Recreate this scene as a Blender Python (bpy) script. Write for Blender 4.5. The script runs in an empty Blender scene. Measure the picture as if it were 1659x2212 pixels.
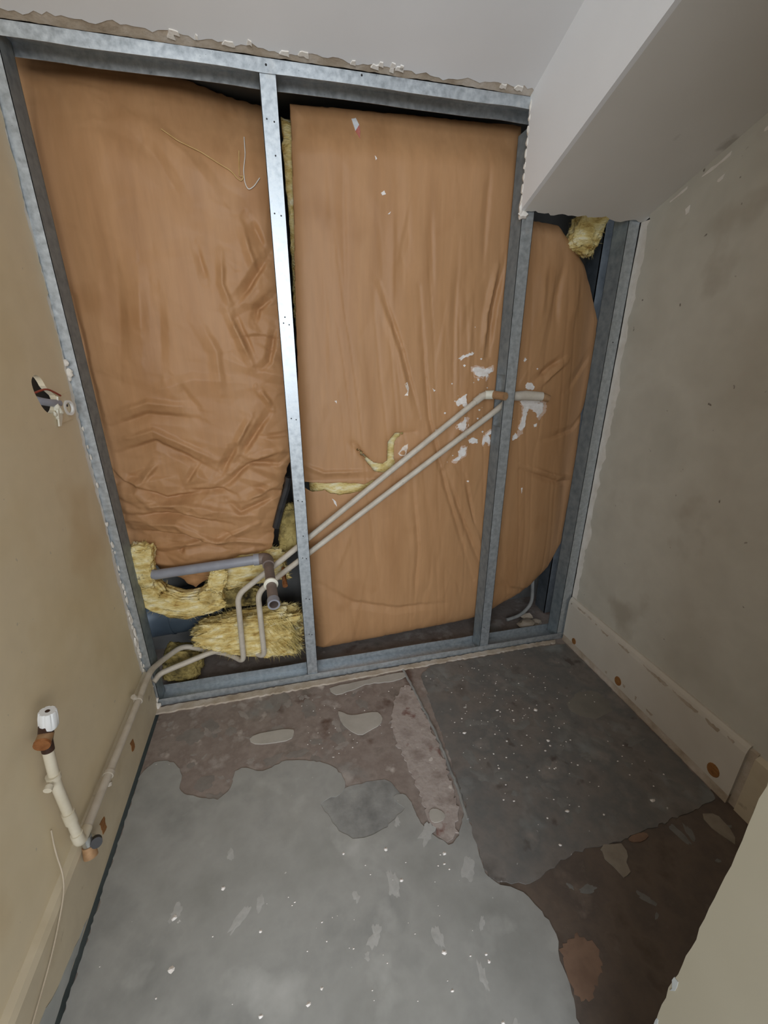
import bpy, bmesh, math, random
import numpy as np
from mathutils import Vector, Matrix
from mathutils.geometry import tessellate_polygon, delaunay_2d_cdt
random.seed(7)
SC = bpy.context.scene
COL = SC.collection
# ------------------------------------------------------------------ camera, light, exposure
cam = bpy.data.cameras.new('camera'); cam_o = bpy.data.objects.new('camera', cam); COL.objects.link(cam_o)
cam.sensor_fit = 'VERTICAL'; cam.sensor_height = 36.0; cam.lens = 911.63 / 2212 * 36.0
cam.clip_start = 0.01
cam_o.location = (0.5219, -1.3041, 1.174)
cam_o.rotation_euler = (math.pi/2 - 0.3652, 0, -0.2362)
SC.camera = cam_o
SC.view_settings.view_transform = 'Standard'; SC.view_settings.look = 'None'
SC.view_settings.gamma = 1; SC.view_settings.use_curve_mapping = False
SC.view_settings.exposure = 0.0
W = bpy.data.worlds.new('hall_daylight'); SC.world = W; W.use_nodes = True
W.node_tree.nodes['Background'].inputs[0].default_value = (0.62, 0.66, 0.72, 1)   # even daylight of the hall outside the doorway
W.node_tree.nodes['Background'].inputs[1].default_value = 0.95
def area(name, loc, target, sx, sy, power, col):
    l = bpy.data.lights.new(name, 'AREA'); l.shape = 'RECTANGLE'; l.size = sx; l.size_y = sy; l.energy = power; l.color = col
    o = bpy.data.objects.new(name, l); COL.objects.link(o); o.location = loc
    o.rotation_euler = (Vector(target) - Vector(loc)).to_track_quat('-Z', 'Y').to_euler()
    return o
area('hall_window', (-.40, -4.2, 1.62), (.75, 0, .95), 3.2, 1.7, 118, (0.88, 0.94, 1.0))
area('left_wall_fill', (1.6, -3.2, 1.6), (0, -.2, .9), .9, .9, 19, (1.0, 0.95, 0.87))  # added fill light, out of view, to lift the left wall
# ------------------------------------------------------------------ surveyed outlines and paths, in metres (floor: x,y; frame plane: x,z)
D = {
 'screed': [(0.029,-0.27),(0.059,-0.233),(0.106,-0.242),(0.14,-0.279),(0.15,-0.31),(0.147,-0.338),(0.159,-0.359),(0.184,-0.371),(0.252,-0.406),(0.282,-0.39),(0.295,-0.367),(0.298,-0.328),(0.313,-0.319),(0.339,-0.32),(0.373,-0.349),(0.405,-0.335),(0.45,-0.324),(0.504,-0.337),(0.563,-0.357),(0.597,-0.389),(0.615,-0.426),(0.613,-0.456),(0.589,-0.471),(0.564,-0.47),(0.539,-0.478),(0.545,-0.501),(0.558,-0.52),(0.567,-0.546),(0.592,-0.577),(0.618,-0.595),(0.654,-0.595),(0.685,-0.589),(0.72,-0.577),(0.745,-0.558),(0.763,-0.55),(0.757,-0.537),(0.739,-0.521),(0.74,-0.507),(0.775,-0.509),(0.784,-0.531),(0.786,-0.557),(0.793,-0.595),(0.807,-0.626),(0.83,-0.646),(0.852,-0.667),(0.878,-0.647),(0.906,-0.612),(0.925,-0.587),(0.917,-0.664),(0.908,-0.72),(0.912,-0.76),(0.953,-0.783),(0.982,-0.802),(0.994,-0.829),(1.005,-0.864),(1.007,-0.889),(0.985,-0.913),(0.986,-0.934),(0.983,-0.964),(0.978,-0.981),(0.965,-1.005)],
 'slab': [(0.971,-0.031),(1.156,-0.037),(1.619,-0.029),(1.625,-0.083),(1.643,-0.314),(1.657,-0.524),(1.642,-0.714),(1.614,-0.732),(1.506,-0.738),(1.384,-0.75),(1.272,-0.759),(1.196,-0.752),(1.122,-0.755),(1.048,-0.778),(0.971,-0.784),(0.913,-0.759),(0.909,-0.719),(0.918,-0.662),(0.926,-0.584),(0.934,-0.497),(0.946,-0.352),(0.954,-0.215)],
 'strip': [(0.88,-0.101),(0.918,-0.139),(0.92,-0.289),(0.923,-0.433),(0.912,-0.549),(0.887,-0.632),(0.853,-0.66),(0.829,-0.641),(0.815,-0.602),(0.815,-0.525),(0.807,-0.421),(0.787,-0.332),(0.808,-0.222)],
 'strip_spot': [(0.823,-0.572),(0.841,-0.567),(0.863,-0.585),(0.86,-0.602),(0.832,-0.607),(0.818,-0.595)],
 'patch1': [(0.626,-0.172),(0.644,-0.181),(0.664,-0.201),(0.703,-0.205),(0.758,-0.205),(0.775,-0.232),(0.761,-0.262),(0.719,-0.279),(0.687,-0.29),(0.655,-0.26),(0.634,-0.227)],
 'patch2': [(0.331,-0.225),(0.354,-0.205),(0.404,-0.204),(0.476,-0.21),(0.478,-0.23),(0.467,-0.254),(0.404,-0.252),(0.363,-0.246)],
 'patch3': [(0.612,-0.056),(0.732,-0.05),(0.912,-0.038),(0.906,-0.073),(0.837,-0.081),(0.762,-0.069),(0.709,-0.083),(0.639,-0.102),(0.614,-0.079)],
 'greypatch': [(0.527,-0.472),(0.564,-0.471),(0.616,-0.464),(0.674,-0.465),(0.725,-0.47),(0.739,-0.507),(0.757,-0.537),(0.763,-0.55),(0.721,-0.577),(0.685,-0.588),(0.618,-0.595),(0.567,-0.546),(0.548,-0.502)],
 'patch4': [(1.213,-0.752),(1.27,-0.76),(1.273,-0.783),(1.25,-0.813),(1.227,-0.831),(1.217,-0.81),(1.209,-0.777)],
 'patch5': [(1.532,-0.749),(1.579,-0.76),(1.581,-0.79),(1.569,-0.827),(1.547,-0.83),(1.536,-0.797)],
 'patch6': [(1.302,-0.755),(1.347,-0.751),(1.36,-0.763),(1.333,-0.773),(1.298,-0.767)],
 'rust': [(1.008,-0.892),(1.052,-0.892),(1.077,-0.917),(1.067,-0.95),(1.031,-0.975),(0.993,-0.985),(0.983,-0.963),(0.988,-0.931)],
 'patch7': [(1.462,-0.307),(1.54,-0.292),(1.581,-0.324),(1.568,-0.385),(1.532,-0.407),(1.466,-0.411),(1.418,-0.38),(1.413,-0.338)],
 'ridge': [(0.014,-0.041),(0.233,-0.041),(0.509,-0.04),(0.904,-0.031),(1.241,-0.029),(1.586,-0.027),(1.597,-0.011),(1.251,-0.008),(0.91,-0.011),(0.511,-0.012),(0.23,-0.014),(0.007,-0.013)],
 'joint': [(0.906,-0.01),(0.919,-0.162),(0.93,-0.33),(0.928,-0.511),(0.92,-0.616)],
 'leftsheet': [(-0.047,1.824),(0.217,1.825),(0.346,1.82),(0.44,1.808),(0.582,1.793),(0.579,1.37),(0.57,0.977),(0.56,0.849),(0.536,0.82),(0.507,0.732),(0.482,0.634),(0.468,0.583),(0.452,0.513),(0.402,0.479),(0.335,0.487),(0.276,0.471),(0.223,0.414),(0.173,0.38),(0.13,0.423),(0.077,0.456),(0.04,0.489),(-0.01,0.567),(-0.036,0.861),(-0.07600000000000001,1.195),(-0.05500000000000001,1.566)],
 'midsheet': [(0.614,1.782),(1.292,1.8),(1.333,1.56),(1.381,1.563),(1.456,1.557),(1.516,1.507),(1.58,1.451),(1.635,1.363),(1.678,1.277),(1.691,1.057),(1.675,0.939),(1.687,0.701),(1.682,0.583),(1.679,0.383),(1.626,0.266),(1.528,0.164),(1.337,0.075),(1.251,0.061),(0.899,0.045),(0.61,0.028),(0.58,0.043),(0.58,0.48),(0.571,0.777),(0.59,1.248),(0.606,1.592)],
 'tear1': [(0.581,0.757),(0.604,0.755),(0.672,0.749),(0.703,0.75),(0.758,0.744),(0.785,0.74),(0.81,0.755),(0.838,0.749),(0.809,0.726),(0.773,0.717),(0.733,0.708),(0.701,0.705),(0.666,0.713),(0.648,0.726),(0.605,0.721),(0.58,0.735)],
 'tear2': [(0.746,0.882),(0.768,0.866),(0.787,0.842),(0.818,0.815),(0.85,0.809),(0.866,0.82),(0.868,0.883),(0.882,0.901),(0.893,0.913),(0.961,0.914),(0.917,0.907),(0.9,0.895),(0.891,0.881),(0.889,0.827),(0.896,0.814),(0.878,0.787),(0.85,0.777),(0.822,0.783),(0.806,0.804),(0.774,0.845)],
 'splash0': [(1.105,1.149),(1.118,1.158),(1.139,1.163),(1.145,1.169),(1.163,1.169),(1.16,1.161),(1.139,1.155),(1.122,1.147),(1.116,1.141)],
 'splash1': [(1.158,1.121),(1.177,1.125),(1.185,1.12),(1.207,1.117),(1.235,1.122),(1.238,1.107),(1.215,1.101),(1.223,1.095),(1.213,1.082),(1.209,1.092),(1.187,1.089),(1.17,1.097),(1.161,1.107)],
 'splash2': [(1.103,1.013),(1.12,1.025),(1.144,1.038),(1.142,1.022),(1.149,1.002),(1.141,0.989),(1.129,1.002),(1.115,0.996),(1.105,1.003)],
 'splash3': [(1.115,0.936),(1.133,0.942),(1.139,0.955),(1.149,0.951),(1.149,0.927),(1.139,0.907),(1.131,0.914),(1.114,0.922)],
 'splash4': [(1.16,0.878),(1.174,0.888),(1.197,0.88),(1.201,0.866),(1.183,0.865),(1.164,0.866)],
 'splash5': [(1.123,0.838),(1.135,0.855),(1.156,0.855),(1.152,0.822),(1.134,0.815),(1.12,0.802),(1.106,0.803),(1.106,0.812),(1.126,0.823)],
 'splash6': [(1.214,0.862),(1.22,0.886),(1.234,0.903),(1.254,0.913),(1.253,0.899),(1.235,0.893),(1.252,0.87),(1.242,0.857),(1.229,0.868),(1.219,0.854)],
 'splash7': [(1.364,1.063),(1.372,1.07),(1.388,1.068),(1.405,1.056),(1.399,1.043),(1.379,1.045),(1.367,1.05)],
 'splash8': [(1.346,1.007),(1.363,1.02),(1.395,1.016),(1.428,1.008),(1.453,1.0),(1.457,0.969),(1.443,0.955),(1.433,0.945),(1.422,0.963),(1.404,0.977),(1.388,0.981),(1.383,0.961),(1.38,0.933),(1.378,0.908),(1.363,0.898),(1.354,0.905),(1.363,0.933),(1.367,0.958),(1.365,0.989),(1.354,1.0)],
 'splash9': [(1.334,0.878),(1.345,0.899),(1.357,0.882),(1.354,0.871),(1.335,0.867)],
 'splash10': [(1.418,0.921),(1.431,0.926),(1.431,0.913),(1.421,0.912)],
 'splash11': [(1.348,1.142),(1.352,1.153),(1.36,1.146),(1.352,1.137)],
 'splash12': [(0.923,1.073),(0.934,1.08),(0.94,1.058),(0.935,1.033),(0.923,1.034),(0.933,1.048)],
 'splash13': [(0.902,0.842),(0.918,0.865),(0.94,0.877),(0.938,0.852),(0.931,0.832),(0.91,0.833)],
 'splash14': [(0.846,1.587),(0.857,1.594),(0.862,1.584),(0.851,1.581)],
 'splash15': [(0.865,1.537),(0.876,1.545),(0.873,1.538)],
 'splash16': [(0.831,1.673),(0.837,1.665),(0.833,1.66)],
 'splash17': [(0.692,1.023),(0.7,1.025),(0.701,1.015)],
 'splash18': [(0.67,0.696),(0.683,0.685),(0.688,0.662),(0.682,0.668)],
 'splash19': [(1.396,0.68),(1.403,0.683),(1.403,0.656)],
 'splash20': [(1.02,1.057),(1.033,1.05),(1.027,1.045)],
 'scrap': [(0.774,1.762),(0.787,1.766),(0.795,1.748),(0.796,1.73),(0.793,1.71),(0.782,1.729)],
 'slit': [(1.04,1.086),(1.056,1.082),(1.073,1.089),(1.078,1.086),(1.061,1.079),(1.044,1.082)],
 'lcrease': [([(0.341,1.436),(0.355,1.353)],-4,9),([(0.403,1.425),(0.396,1.346),(0.415,1.281)],5,8),([(0.53,1.427),(0.458,1.334),(0.426,1.299)],-9,10),([(0.529,1.32),(0.485,1.286),(0.473,1.25)],-8,9),([(0.397,1.284),(0.452,1.138)],7,9),([(0.417,1.284),(0.464,1.151)],-4,7),([(0.53,1.243),(0.503,1.142),(0.477,1.121)],-8,9),([(0.394,0.92),(0.317,0.797)],-8,10),([(0.489,0.99),(0.386,0.855)],-9,10),([(0.435,0.982),(0.36,0.869)],7,9),([(0.532,0.847),(0.501,0.819),(0.406,0.83),(0.34,0.77),(0.293,0.755)],-8,9),([(0.517,0.868),(0.443,0.849),(0.352,0.808)],6,9),([(0.205,0.755),(0.32,0.753),(0.358,0.729)],-7,8),([(0.492,0.719),(0.364,0.667),(0.323,0.716)],-7,8),([(0.492,0.751),(0.384,0.711)],6,9),([(0.026,0.915),(0.146,0.951),(0.328,0.84)],6,12),([(0.025,0.88),(0.146,0.916),(0.31,0.811)],-7,11),([(0.015,0.801),(0.146,0.731),(0.302,0.75)],-9,10),([(0.023,0.71),(0.198,0.711),(0.364,0.663)],8,11),([(0.007,0.683),(0.179,0.677),(0.33,0.63)],-9,9),([(0.023,0.647),(0.161,0.65),(0.278,0.57),(0.42,0.625)],8,10),([(0.032,0.622),(0.182,0.606),(0.289,0.543)],-9,9),([(0.075,0.559),(0.25,0.582),(0.457,0.533)],7,9),([(0.031,0.996),(0.148,1.032),(0.272,1.015)],6,14),([(0.03,0.962),(0.142,0.999),(0.28,0.98)],-5,12),([(0.009,1.307),(0.0,1.123),(0.004,0.957)],-9,16),([(0.188,1.378),(0.161,1.171)],4,22),([(0.228,1.313),(0.201,1.121)],-3,20),([(0.134,1.354),(0.095,1.122)],-3,22),([(0.461,1.497),(0.481,1.411),(0.495,1.366)],5,10),([(0.486,1.509),(0.521,1.435)],-6,12),([(0.564,1.567),(0.538,1.414)],-5,12),([(0.182,1.714),(0.268,1.633),(0.343,1.491)],-4,25),([(0.25,1.703),(0.344,1.639),(0.41,1.556)],4,25),([(0.101,1.046),(0.284,1.095),(0.466,1.078)],3,22),([(0.32,1.257),(0.358,1.171),(0.356,1.053)],4,14),([(0.233,1.095),(0.294,0.987)],-3,14),([(0.465,1.065),(0.501,1.008)],6,9),([(0.141,0.852),(0.076,0.782)],6,9),([(0.26,0.845),(0.208,0.772)],-6,8)],
 'mcrease': [([(1.248,1.443),(1.23,1.311),(1.215,1.156)],-9,9),([(1.226,1.423),(1.2,1.283),(1.195,1.156)],7,8),([(1.089,1.485),(1.089,1.254),(1.099,0.959)],-3,9),([(0.968,1.357),(1.014,0.962),(1.087,0.708),(1.23,0.299)],-5,7),([(1.083,0.778),(1.148,0.611),(1.268,0.337)],-6,7),([(1.109,0.785),(1.182,0.608),(1.287,0.356)],5,8),([(1.156,0.756),(1.223,0.507)],-5,6),([(0.844,1.366),(0.92,1.17),(0.98,0.963)],-5,6),([(0.83,1.353),(0.901,1.17),(0.956,0.964)],3,8),([(0.951,0.803),(0.99,0.473),(0.981,0.16)],-4,8),([(0.609,0.359),(0.729,0.265),(0.916,0.21),(1.114,0.206)],-5,14),([(0.997,1.573),(1.014,1.332)],-2,8),([(1.175,1.707),(1.174,1.389)],-3,10),([(1.147,1.336),(1.142,0.958)],2,9),([(0.744,1.702),(0.735,1.25)],-2,12),([(1.507,1.15),(1.455,1.117),(1.403,1.077)],-8,9),([(1.526,1.139),(1.468,1.093),(1.428,1.054)],6,10),([(1.705,0.973),(1.6,0.89),(1.466,0.861)],-5,10),([(1.38,0.777),(1.571,0.71),(1.681,0.703)],5,9),([(1.383,0.756),(1.564,0.688),(1.677,0.68)],-5,8),([(1.471,1.452),(1.455,1.343),(1.465,1.23)],-5,14),([(1.395,1.449),(1.398,1.258)],4,16),([(1.644,1.17),(1.552,1.044)],-4,12),([(1.533,1.401),(1.532,1.26)],3,14),([(1.331,0.329),(1.406,0.231),(1.594,0.157)],-4,12),([(0.738,0.576),(0.662,0.376)],2,14),([(0.559,0.827),(0.648,0.789),(0.809,0.787)],6,8),([(0.754,0.887),(0.809,0.812)],-5,6),([(0.924,0.871),(0.977,0.785)],-3,8),([(0.885,1.61),(0.881,1.252)],1.5,10),([(0.684,1.488),(0.665,0.974)],-1.5,14),([(1.142,0.958),(1.065,0.779)],3,10)],
 'pipeA': [(1.19,0.04,1.035),(0.479,0.04,0.498),(0.326,0.03,0.391),(0.315,0.03,0.108)],
 'pipeA2': [(0.261,0.087,0.108),(0.097,0.12,0.152),(0.047,0.045,0.159)],
 'pipeB': [(1.228,0.04,0.973),(0.495,0.04,0.459),(0.393,0.03,0.391),(0.389,0.03,0.115)],
 'pipeB2': [(0.334,0.083,0.115),(0.216,0.07,0.147),(0.036,0.02,0.122)],
 'waste': [(0.058,0.062,0.485),(0.436,0.06,0.505),(0.448,-0.105,0.494),(0.456,-0.203,0.481)],
 'copper': [(0.485,0.05,0.435),(0.487,0.0,0.432)],
 'hole': [(-0.193,1.109),(-0.186,1.118),(-0.172,1.124),(-0.16,1.123),(-0.15,1.118),(-0.142,1.108),(-0.136,1.095),(-0.119,1.084),(-0.1,1.071),(-0.109,1.052),(-0.127,1.038),(-0.153,1.035),(-0.175,1.051),(-0.185,1.071),(-0.193,1.091)],
 'lump': {'a':[(0.001,0.1,0.58),(0.054,0.1,0.452)],'roll':[(0.005,0.1,0.45),(0.055,0.1,0.379),(0.123,0.1,0.341),(0.199,0.1,0.339),(0.262,0.1,0.368)],'flap':[(0.241,0.085,0.454),(0.282,0.085,0.538),(0.324,0.085,0.452),(0.259,0.085,0.368)],'mid':[(0.291,0.11,0.452),(0.522,0.11,0.314)],'big':[(0.135,0.08,0.295),(0.52,0.08,0.014)],'low':[(-0.002,0.12,0.17),(0.133,0.12,-0.042)],'corner':[(1.491,0.12,1.577),(1.641,0.12,1.471)],'behind':[(0.468,0.13,0.613),(0.54,0.13,0.439)]},
 'rubber': [(0.525,0.1,0.746),(0.494,0.1,0.665),(0.473,0.1,0.598)],
 'thread': [(0.293,0.075,1.687),(0.329,0.075,1.665),(0.38,0.075,1.648),(0.421,0.075,1.626),(0.45,0.075,1.612),(0.462,0.075,1.597),(0.473,0.075,1.591),(0.48,0.075,1.604),(0.468,0.075,1.601),(0.473,0.075,1.663)],
 'thread2': [(0.489,0.075,1.7),(0.488,0.075,1.655),(0.48,0.075,1.616),(0.481,0.075,1.587),(0.488,0.075,1.573),(0.504,0.075,1.583),(0.52,0.075,1.604)],
}
# ------------------------------------------------------------------ helpers
def srgb(r, g, b):
    f = lambda c: (c/255/12.92) if c/255 <= 0.04045 else ((c/255+0.055)/1.055)**2.4
    return (f(r), f(g), f(b), 1)
def tag(o, label=None, cat=None, group=None, kind=None):
    if label: o['label'] = label
    if cat: o['category'] = cat
    if group: o['group'] = group
    if kind: o['kind'] = kind
    return o
def empty(name, loc, label, cat, group=None):
    o = bpy.data.objects.new(name, None); COL.objects.link(o); o.location = loc; o.empty_display_size = .05
    return tag(o, label, cat, group)
def mob(name, v, f, m, parent=None, smooth=False, sharp=None):
    me = bpy.data.meshes.new(name); me.from_pydata([tuple(map(float, p)) for p in v], [], [tuple(map(int, q)) for q in f]); me.update()
    if m: me.materials.append(m)
    if smooth:
        me.polygons.foreach_set('use_smooth', [True]*len(me.polygons))
        if sharp:
            try: me.set_sharp_from_angle(angle=math.radians(sharp))
            except Exception: pass
    o = bpy.data.objects.new(name, me); COL.objects.link(o)
    if parent:
        o.parent = parent
        pl_ = parent.location.copy(); q = parent.parent
        while q: pl_ += q.location; q = q.parent
        o.location = -pl_          # meshes are written in room coordinates
    return o
class MB:
    def __init__(s): s.v = []; s.f = []
    def add(s, v, f):
        n = len(s.v); s.v += [tuple(p) for p in v]; s.f += [tuple(i+n for i in q) for q in f]; return s
    def box(s, a, b):
        (x0, y0, z0), (x1, y1, z1) = a, b
        v = [(x0,y0,z0),(x1,y0,z0),(x1,y1,z0),(x0,y1,z0),(x0,y0,z1),(x1,y0,z1),(x1,y1,z1),(x0,y1,z1)]
        return s.add(v, [(0,3,2,1),(4,5,6,7),(0,1,5,4),(1,2,6,5),(2,3,7,6),(3,0,4,7)])
    def prism(s, loops, fn, d0, d1):
        """2-D outline (first loop) with holes, extruded between depths d0 and d1; fn(a, b, depth) gives the point."""
        pts = [p for l in loops for p in l]
        tri = tessellate_polygon([[Vector((p[0], p[1], 0)) for p in l] for l in loops])
        n = len(pts)
        v = [fn(a, b, d0) for a, b in pts] + [fn(a, b, d1) for a, b in pts]
        f = []
        for t in tri:
            f.append((t[0], t[1], t[2])); f.append((t[2]+n, t[1]+n, t[0]+n))
        k = 0
        for l in loops:
            m = len(l)
            for i in range(m):
                j = (i+1) % m
                f.append((k+i, k+j, k+j+n, k+i+n))
            k += m
        return s.add(v, f)
    def tube(s, path, r, n=14, cap=True):
        v, f = sweep(path, r, n, cap); return s.add(v, f)
    def build(s, name, m, parent=None, smooth=False, sharp=40):
        me = mob(name, s.v, s.f, m, parent, smooth, sharp)
        bm = bmesh.new(); bm.from_mesh(me.data); bmesh.ops.recalc_face_normals(bm, faces=bm.faces); bm.to_mesh(me.data); bm.free()
        return me
def fillet(pts, r, n=8):
    pts = [Vector(p) for p in pts]; out = [pts[0]]
    for i in range(1, len(pts)-1):
        a, b, c = pts[i-1], pts[i], pts[i+1]
        u = (a-b); w = (c-b); lu, lw = u.length, w.length
        rr = min(r, lu*.48, lw*.48)
        p, q = b+u.normalized()*rr, b+w.normalized()*rr
        for k in range(n+1):
            t = k/n; out.append(p*(1-t)**2 + b*2*t*(1-t) + q*t*t)
    out.append(pts[-1]); return out
def sweep(path, r, n=14, cap=True):
    P = [Vector(p) for p in path]; R_ = r if isinstance(r, (list, tuple)) else [r]*len(P)
    v = []; f = []; nrm = None
    for i, p in enumerate(P):
        t = (P[min(i+1, len(P)-1)] - P[max(i-1, 0)]).normalized()
        if nrm is None:
            nrm = t.orthogonal().normalized()
        else:
            nrm = (nrm - t*nrm.dot(t)).normalized()
        bn = t.cross(nrm)
        for k in range(n):
            a = 2*math.pi*k/n; v.append(tuple(p + (nrm*math.cos(a) + bn*math.sin(a))*R_[i]))
    for i in range(len(P)-1):
        for k in range(n):
            f.append((i*n+k, i*n+(k+1) % n, (i+1)*n+(k+1) % n, (i+1)*n+k))
    if cap:
        f.append(tuple(range(n-1, -1, -1))); f.append(tuple((len(P)-1)*n+k for k in range(n)))
    return v, f
def hash3(i, j, k, s):
    h = (i*374761393 + j*668265263 + k*2147483647 + s*1274126177) & 0xffffffff
    h = ((h ^ (h >> 13)) * 1274126177) & 0xffffffff
    h = (h ^ (h >> 16)) & 0xffffff
    return h/0xffffff*2-1
def vn(x, y, z, s=0):
    x = np.asarray(x, float); y = np.asarray(y, float)+0*x; z = np.asarray(z, float)+0*x
    i, j, k = np.floor(x).astype(np.int64), np.floor(y).astype(np.int64), np.floor(z).astype(np.int64)
    u, v, w = x-i, y-j, z-k
    u, v, w = u*u*(3-2*u), v*v*(3-2*v), w*w*(3-2*w)
    r = 0
    for a in (0, 1):
        for b in (0, 1):
            for c in (0, 1):
                r = r + hash3(i+a, j+b, k+c, s)*(u if a else 1-u)*(v if b else 1-v)*(w if c else 1-w)
    return r
def fbm(x, y, z, o=4, s=0):
    r = 0; a = 1; f = 1; t = 0
    for q in range(o):
        r = r + a*vn(x*f, y*f, z*f, s+q); t += a; a *= .5; f *= 2.03
    return r/t
def rag(poly, amp, step, seed, closed=True):
    """subdivide an outline and roughen it"""
    rnd = random.Random(seed); out = []
    n = len(poly)
    for i in range(n if closed else n-1):
        a, b = poly[i], poly[(i+1) % n]
        L = math.hypot(b[0]-a[0], b[1]-a[1]); m = max(1, int(L/step))
        for k in range(m):
            t = k/m; j = amp if k else amp*.7
            out.append((a[0]+(b[0]-a[0])*t+rnd.uniform(-j, j), a[1]+(b[1]-a[1])*t+rnd.uniform(-j, j)))
    if not closed: out.append(poly[-1])
    return out
def smooth_poly(poly, it=2):
    for _ in range(it):
        o = []
        n = len(poly)
        for i in range(n):
            a, b = poly[i], poly[(i+1) % n]
            o += [(a[0]*.75+b[0]*.25, a[1]*.75+b[1]*.25), (a[0]*.25+b[0]*.75, a[1]*.25+b[1]*.75)]
        poly = o
    return poly
def ragline(a, b, off, amp, step, seed):
    """points from a to b along one axis with a torn offset: returns (t, offset)"""
    rnd = random.Random(seed); out = []; n = max(2, int(abs(b-a)/step)); lo = 0
    for i in range(n+1):
        lo = lo*.75 + rnd.uniform(-amp, amp)*.55
        out.append((a+(b-a)*i/n, off+lo+rnd.uniform(-amp, amp)*.3))
    return out
# ------------------------------------------------------------------ materials
def mat(name, cols, scale=6, detail=5, rough=.8, metal=0., bump=.15, bscale=60, stretch=(1, 1, 1), spots=None, dist=.002, pos=(.3, .7), rvar=0, fine=0., spec=.5, wear=None):
    m = bpy.data.materials.new(name); m.use_nodes = True; N = m.node_tree.nodes; Lk = m.node_tree.links
    b = N['Principled BSDF']; b.inputs['Roughness'].default_value = rough; b.inputs['Metallic'].default_value = metal
    b.inputs['Specular IOR Level'].default_value = spec
    tc = N.new('ShaderNodeTexCoord'); mp = N.new('ShaderNodeMapping'); mp.inputs['Scale'].default_value = stretch
    Lk.new(tc.outputs['Object'], mp.inputs[0])
    n1 = N.new('ShaderNodeTexNoise'); n1.inputs['Scale'].default_value = scale; n1.inputs['Detail'].default_value = detail; n1.inputs['Roughness'].default_value = .6
    Lk.new(mp.outputs[0], n1.inputs['Vector'])
    r = N.new('ShaderNodeValToRGB'); e = r.color_ramp.elements
    e[0].position = pos[0]; e[0].color = cols[0]; e[1].position = pos[1]; e[1].color = cols[-1]
    for i, c in enumerate(cols[1:-1]):
        q = e.new(pos[0]+(pos[1]-pos[0])*(i+1)/(len(cols)-1)); q.color = c
    Lk.new(n1.outputs['Fac'], r.inputs['Fac']); out = r.outputs['Color']
    def mix(fac, a, colour, mode='MIX'):
        x = N.new('ShaderNodeMix'); x.data_type = 'RGBA'; x.blend_type = mode
        if hasattr(fac, 'links'): Lk.new(fac, x.inputs[0])
        else: x.inputs[0].default_value = fac
        Lk.new(a, x.inputs[6])
        if hasattr(colour, 'links'): Lk.new(colour, x.inputs[7])
        else: x.inputs[7].default_value = colour
        return x.outputs[2]
    for (sc, lo, hi, colour, det) in (spots or []):
        n2 = N.new('ShaderNodeTexNoise'); n2.inputs['Scale'].default_value = sc; n2.inputs['Detail'].default_value = det
        ofs = N.new('ShaderNodeMapping'); ofs.inputs['Location'].default_value = (sc*.37, sc*.11, sc*.71); Lk.new(tc.outputs['Object'], ofs.inputs[0])
        Lk.new(ofs.outputs[0], n2.inputs['Vector'])
        mr = N.new('ShaderNodeMapRange'); mr.inputs[1].default_value = lo; mr.inputs[2].default_value = hi; Lk.new(n2.outputs['Fac'], mr.inputs[0])
        out = mix(mr.outputs[0], out, colour)
    n3 = N.new('ShaderNodeTexNoise'); n3.inputs['Scale'].default_value = bscale; n3.inputs['Detail'].default_value = 6
    Lk.new(mp.outputs[0], n3.inputs['Vector'])
    if fine:
        mr = N.new('ShaderNodeMapRange'); mr.inputs[1].default_value = .3; mr.inputs[2].default_value = .7
        mr.inputs[3].default_value = 1-fine; mr.inputs[4].default_value = 1+fine; Lk.new(n3.outputs['Fac'], mr.inputs[0])
        cb = N.new('ShaderNodeCombineColor')
        for i in range(3): Lk.new(mr.outputs[0], cb.inputs[i])
        out = mix(1.0, out, cb.outputs[0], 'MULTIPLY')
    Lk.new(out, b.inputs['Base Color'])
    if rvar:
        mr = N.new('ShaderNodeMapRange'); mr.inputs[1].default_value = .3; mr.inputs[2].default_value = .7
        mr.inputs[3].default_value = max(0, rough-rvar); mr.inputs[4].default_value = min(1, rough+rvar); Lk.new(n1.outputs['Fac'], mr.inputs[0]); Lk.new(mr.outputs[0], b.inputs['Roughness'])
    if bump:
        bp = N.new('ShaderNodeBump'); bp.inputs['Strength'].default_value = bump; bp.inputs['Distance'].default_value = dist
        Lk.new(n3.outputs['Fac'], bp.inputs['Height']); Lk.new(bp.outputs[0], b.inputs['Normal'])
    return m
M = {}
M['paint_left'] = mat('cream_wall_paint', [srgb(216,199,163), srgb(224,210,179), srgb(218,205,178)], 2.2, 3, .55, bump=.08, bscale=25, spots=[(3.2, .60, .72, srgb(210,190,154), 3), (55, .74, .78, srgb(198,188,166), 2)], fine=.02)
M['paint_left_darkened'] = mat('cream_paint_darkened', [srgb(164,155,133), srgb(174,166,145)], 2.2, 3, .6, bump=.08, bscale=25)  # same cream paint, darkened to offset the stronger light at the doorway
M['paint_right'] = mat('grey_cream_wall_paint', [srgb(190,187,175), srgb(203,200,188), srgb(191,187,174)], 3, 4, .6, bump=.1, bscale=22, spots=[(5, .60, .74, srgb(178,172,158), 4), (38, .73, .77, srgb(120,112,100), 2)], fine=.02)
M['paint_ceiling'] = mat('white_ceiling_paint', [srgb(226,227,228), srgb(234,235,236)], 2.5, 3, .7, bump=.05, bscale=30, spots=[(4, .64, .75, srgb(214,213,210), 3)])
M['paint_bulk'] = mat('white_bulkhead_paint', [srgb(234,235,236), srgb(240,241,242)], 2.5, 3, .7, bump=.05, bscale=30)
M['paint_soffit'] = mat('grey_soffit_paint', [srgb(214,211,204), srgb(224,221,215)], 2.5, 3, .7, bump=.05, bscale=30, spots=[(9, .70, .76, srgb(190,186,178), 3)])
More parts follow.
